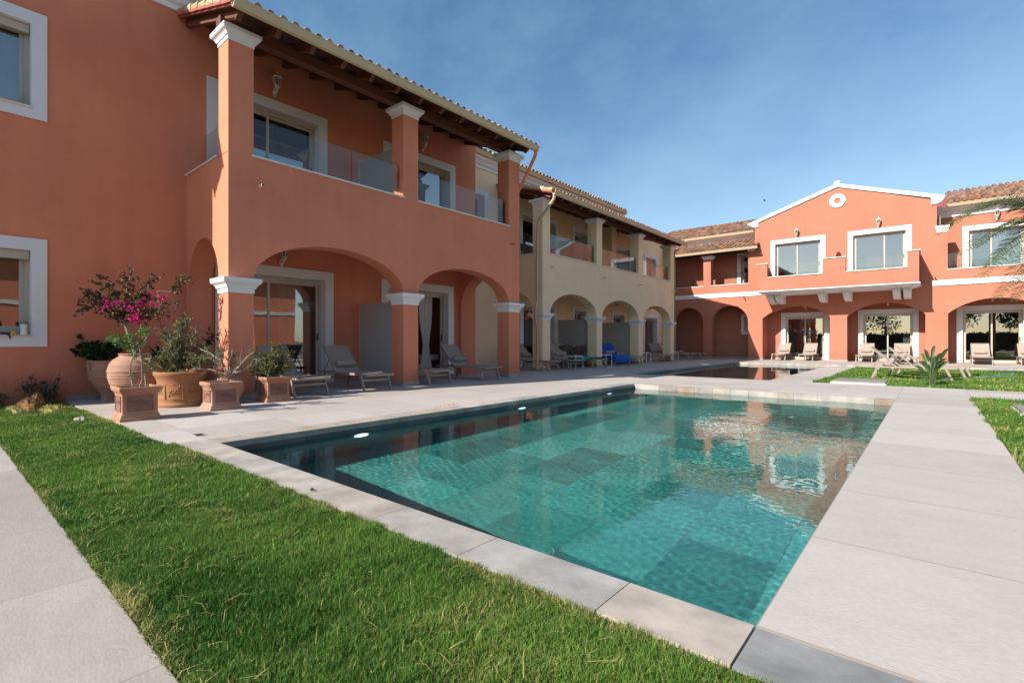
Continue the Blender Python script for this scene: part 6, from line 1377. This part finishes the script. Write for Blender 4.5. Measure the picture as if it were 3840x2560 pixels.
# ================================================================== WHAT THE WINDOWS REFLECT: the houses and trees opposite
E_ = thing('villa', 'salmon villa with a white gable opposite, seen reflected in the terrace doors', 'building', (23.5, 9.0, 0))
m = MB(); m.prism([arcade(-4, 22, 6.2, [(0, 3.2, 2.0, 0.8), (3.8, 7.0, 2.0, 0.8), (7.6, 10.8, 2.0, 0.8), (11.4, 14.6, 2.0, 0.8), (15.2, 18.4, 2.0, 0.8)])], 0, 0.4, FX(23.0)); m.box(24.6, 25.0, -4, 22, 0, 6.2); m.prism([[(5, 6.2), (12, 6.2), (8.5, 7.7)]], 0, 0.4, FX(23.0)); pa(m, 'walls', M_SALMON, E_)
m = MB(); m.box(22.95, 23.0, -4, 22, 3.3, 3.55); m.prism([[(4.8, 6.2), (8.5, 7.85), (12.2, 6.2), (11.8, 6.2), (8.5, 7.65), (5.2, 6.2)]], -0.08, 0.5, FX(23.0)); pa(m, 'trim', M_WHITE, E_)
for y in (1.0, 4.8, 8.6, 12.4, 16.2):
    m = MB(); m.box(22.96, 23.0, y - 0.2, y + 1.6, 4.0, 5.9); pa(m, 'window', M_WHITE, E_); m = MB(); m.box(22.93, 22.958, y, y + 1.4, 4.0, 5.7); pa(m, 'pane', M_DARKM, E_)
S = Vector((3.5, 0, 1.3)); pa(tile_roof((22.5, -4.2, 6.2), (0, 1, 0), 26.5, S, S.length, pitch=0.5, row=0.6), 'roof_tiles', M_TILE, E_)
def bg_tree(lab, x, y, h, r_, n, seed):
    rd = random.Random(seed); t = thing('tree', lab, 'tree', (x, y, 0), group='trees behind the camera')
    m = MB(); m.tube([(0, 0, 0), (0.1, 0, h * 0.3), (0, 0.1, h * 0.6)], [0.22, 0.16, 0.06], 8); m.build('trunk', M_BARK, t); m = MB(); lobes = [(vrand(rd, r_ * 0.45) + Vector((0, 0, h * 0.68)), r_ * rd.uniform(0.3, 0.55)) for _ in range(11)]
    for _ in range(n):
        c, rr_ = rd.choice(lobes); d = vrand(rd).normalized(); p = c + d * rr_ * rd.uniform(0.6, 1.05); leaf(m, p, vrand(rd), 0.24, 0.15, jit((0.035, 0.06, 0.02), rd, 0.4), rd)
    m.build('crown', M_LEAF, t)
bg_tree('round tree behind the camera at the left, mirrored in the lower window', 7.0, -9.0, 6.5, 2.6, 3600, 61); bg_tree('dark tree behind the camera, mirrored in the gable doors', 1.5, -16.0, 7.0, 3.0, 3600, 62); bg_tree('wide tree behind the camera at the right, mirrored in the far doors', 9.5, -13.0, 6.0, 3.0, 3600, 63)
bg_tree('tall tree behind the camera between the villa and the lawn', 12.0, -6.5, 7.5, 2.4, 1500, 64); bg_tree('tree behind the camera on the far left', -4.5, -19.0, 6.0, 2.8, 1500, 65)

rh = random.Random(71); t = thing('hedge', 'unseen hedge added behind the camera to darken the far door reflections', 'hedge', (2.0, -13.0, 0))  # added out of view; hides the bright horizon from the door panes
m = MB()
for _ in range(6500): p = Vector((rh.uniform(-13, 13), rh.choice((0.5, 0.5, -0.5, rh.uniform(-0.5, 0.5))), rh.uniform(0, 1.9))); leaf(m, p, vrand(rh), 0.24, 0.16, jit((0.035, 0.06, 0.02), rh, 0.4), rh)
m.build('foliage', M_LEAF, t); MB().box(-12.9, 12.9, -0.45, 0.45, 0, 1.8).build('core', M_SOIL, t)
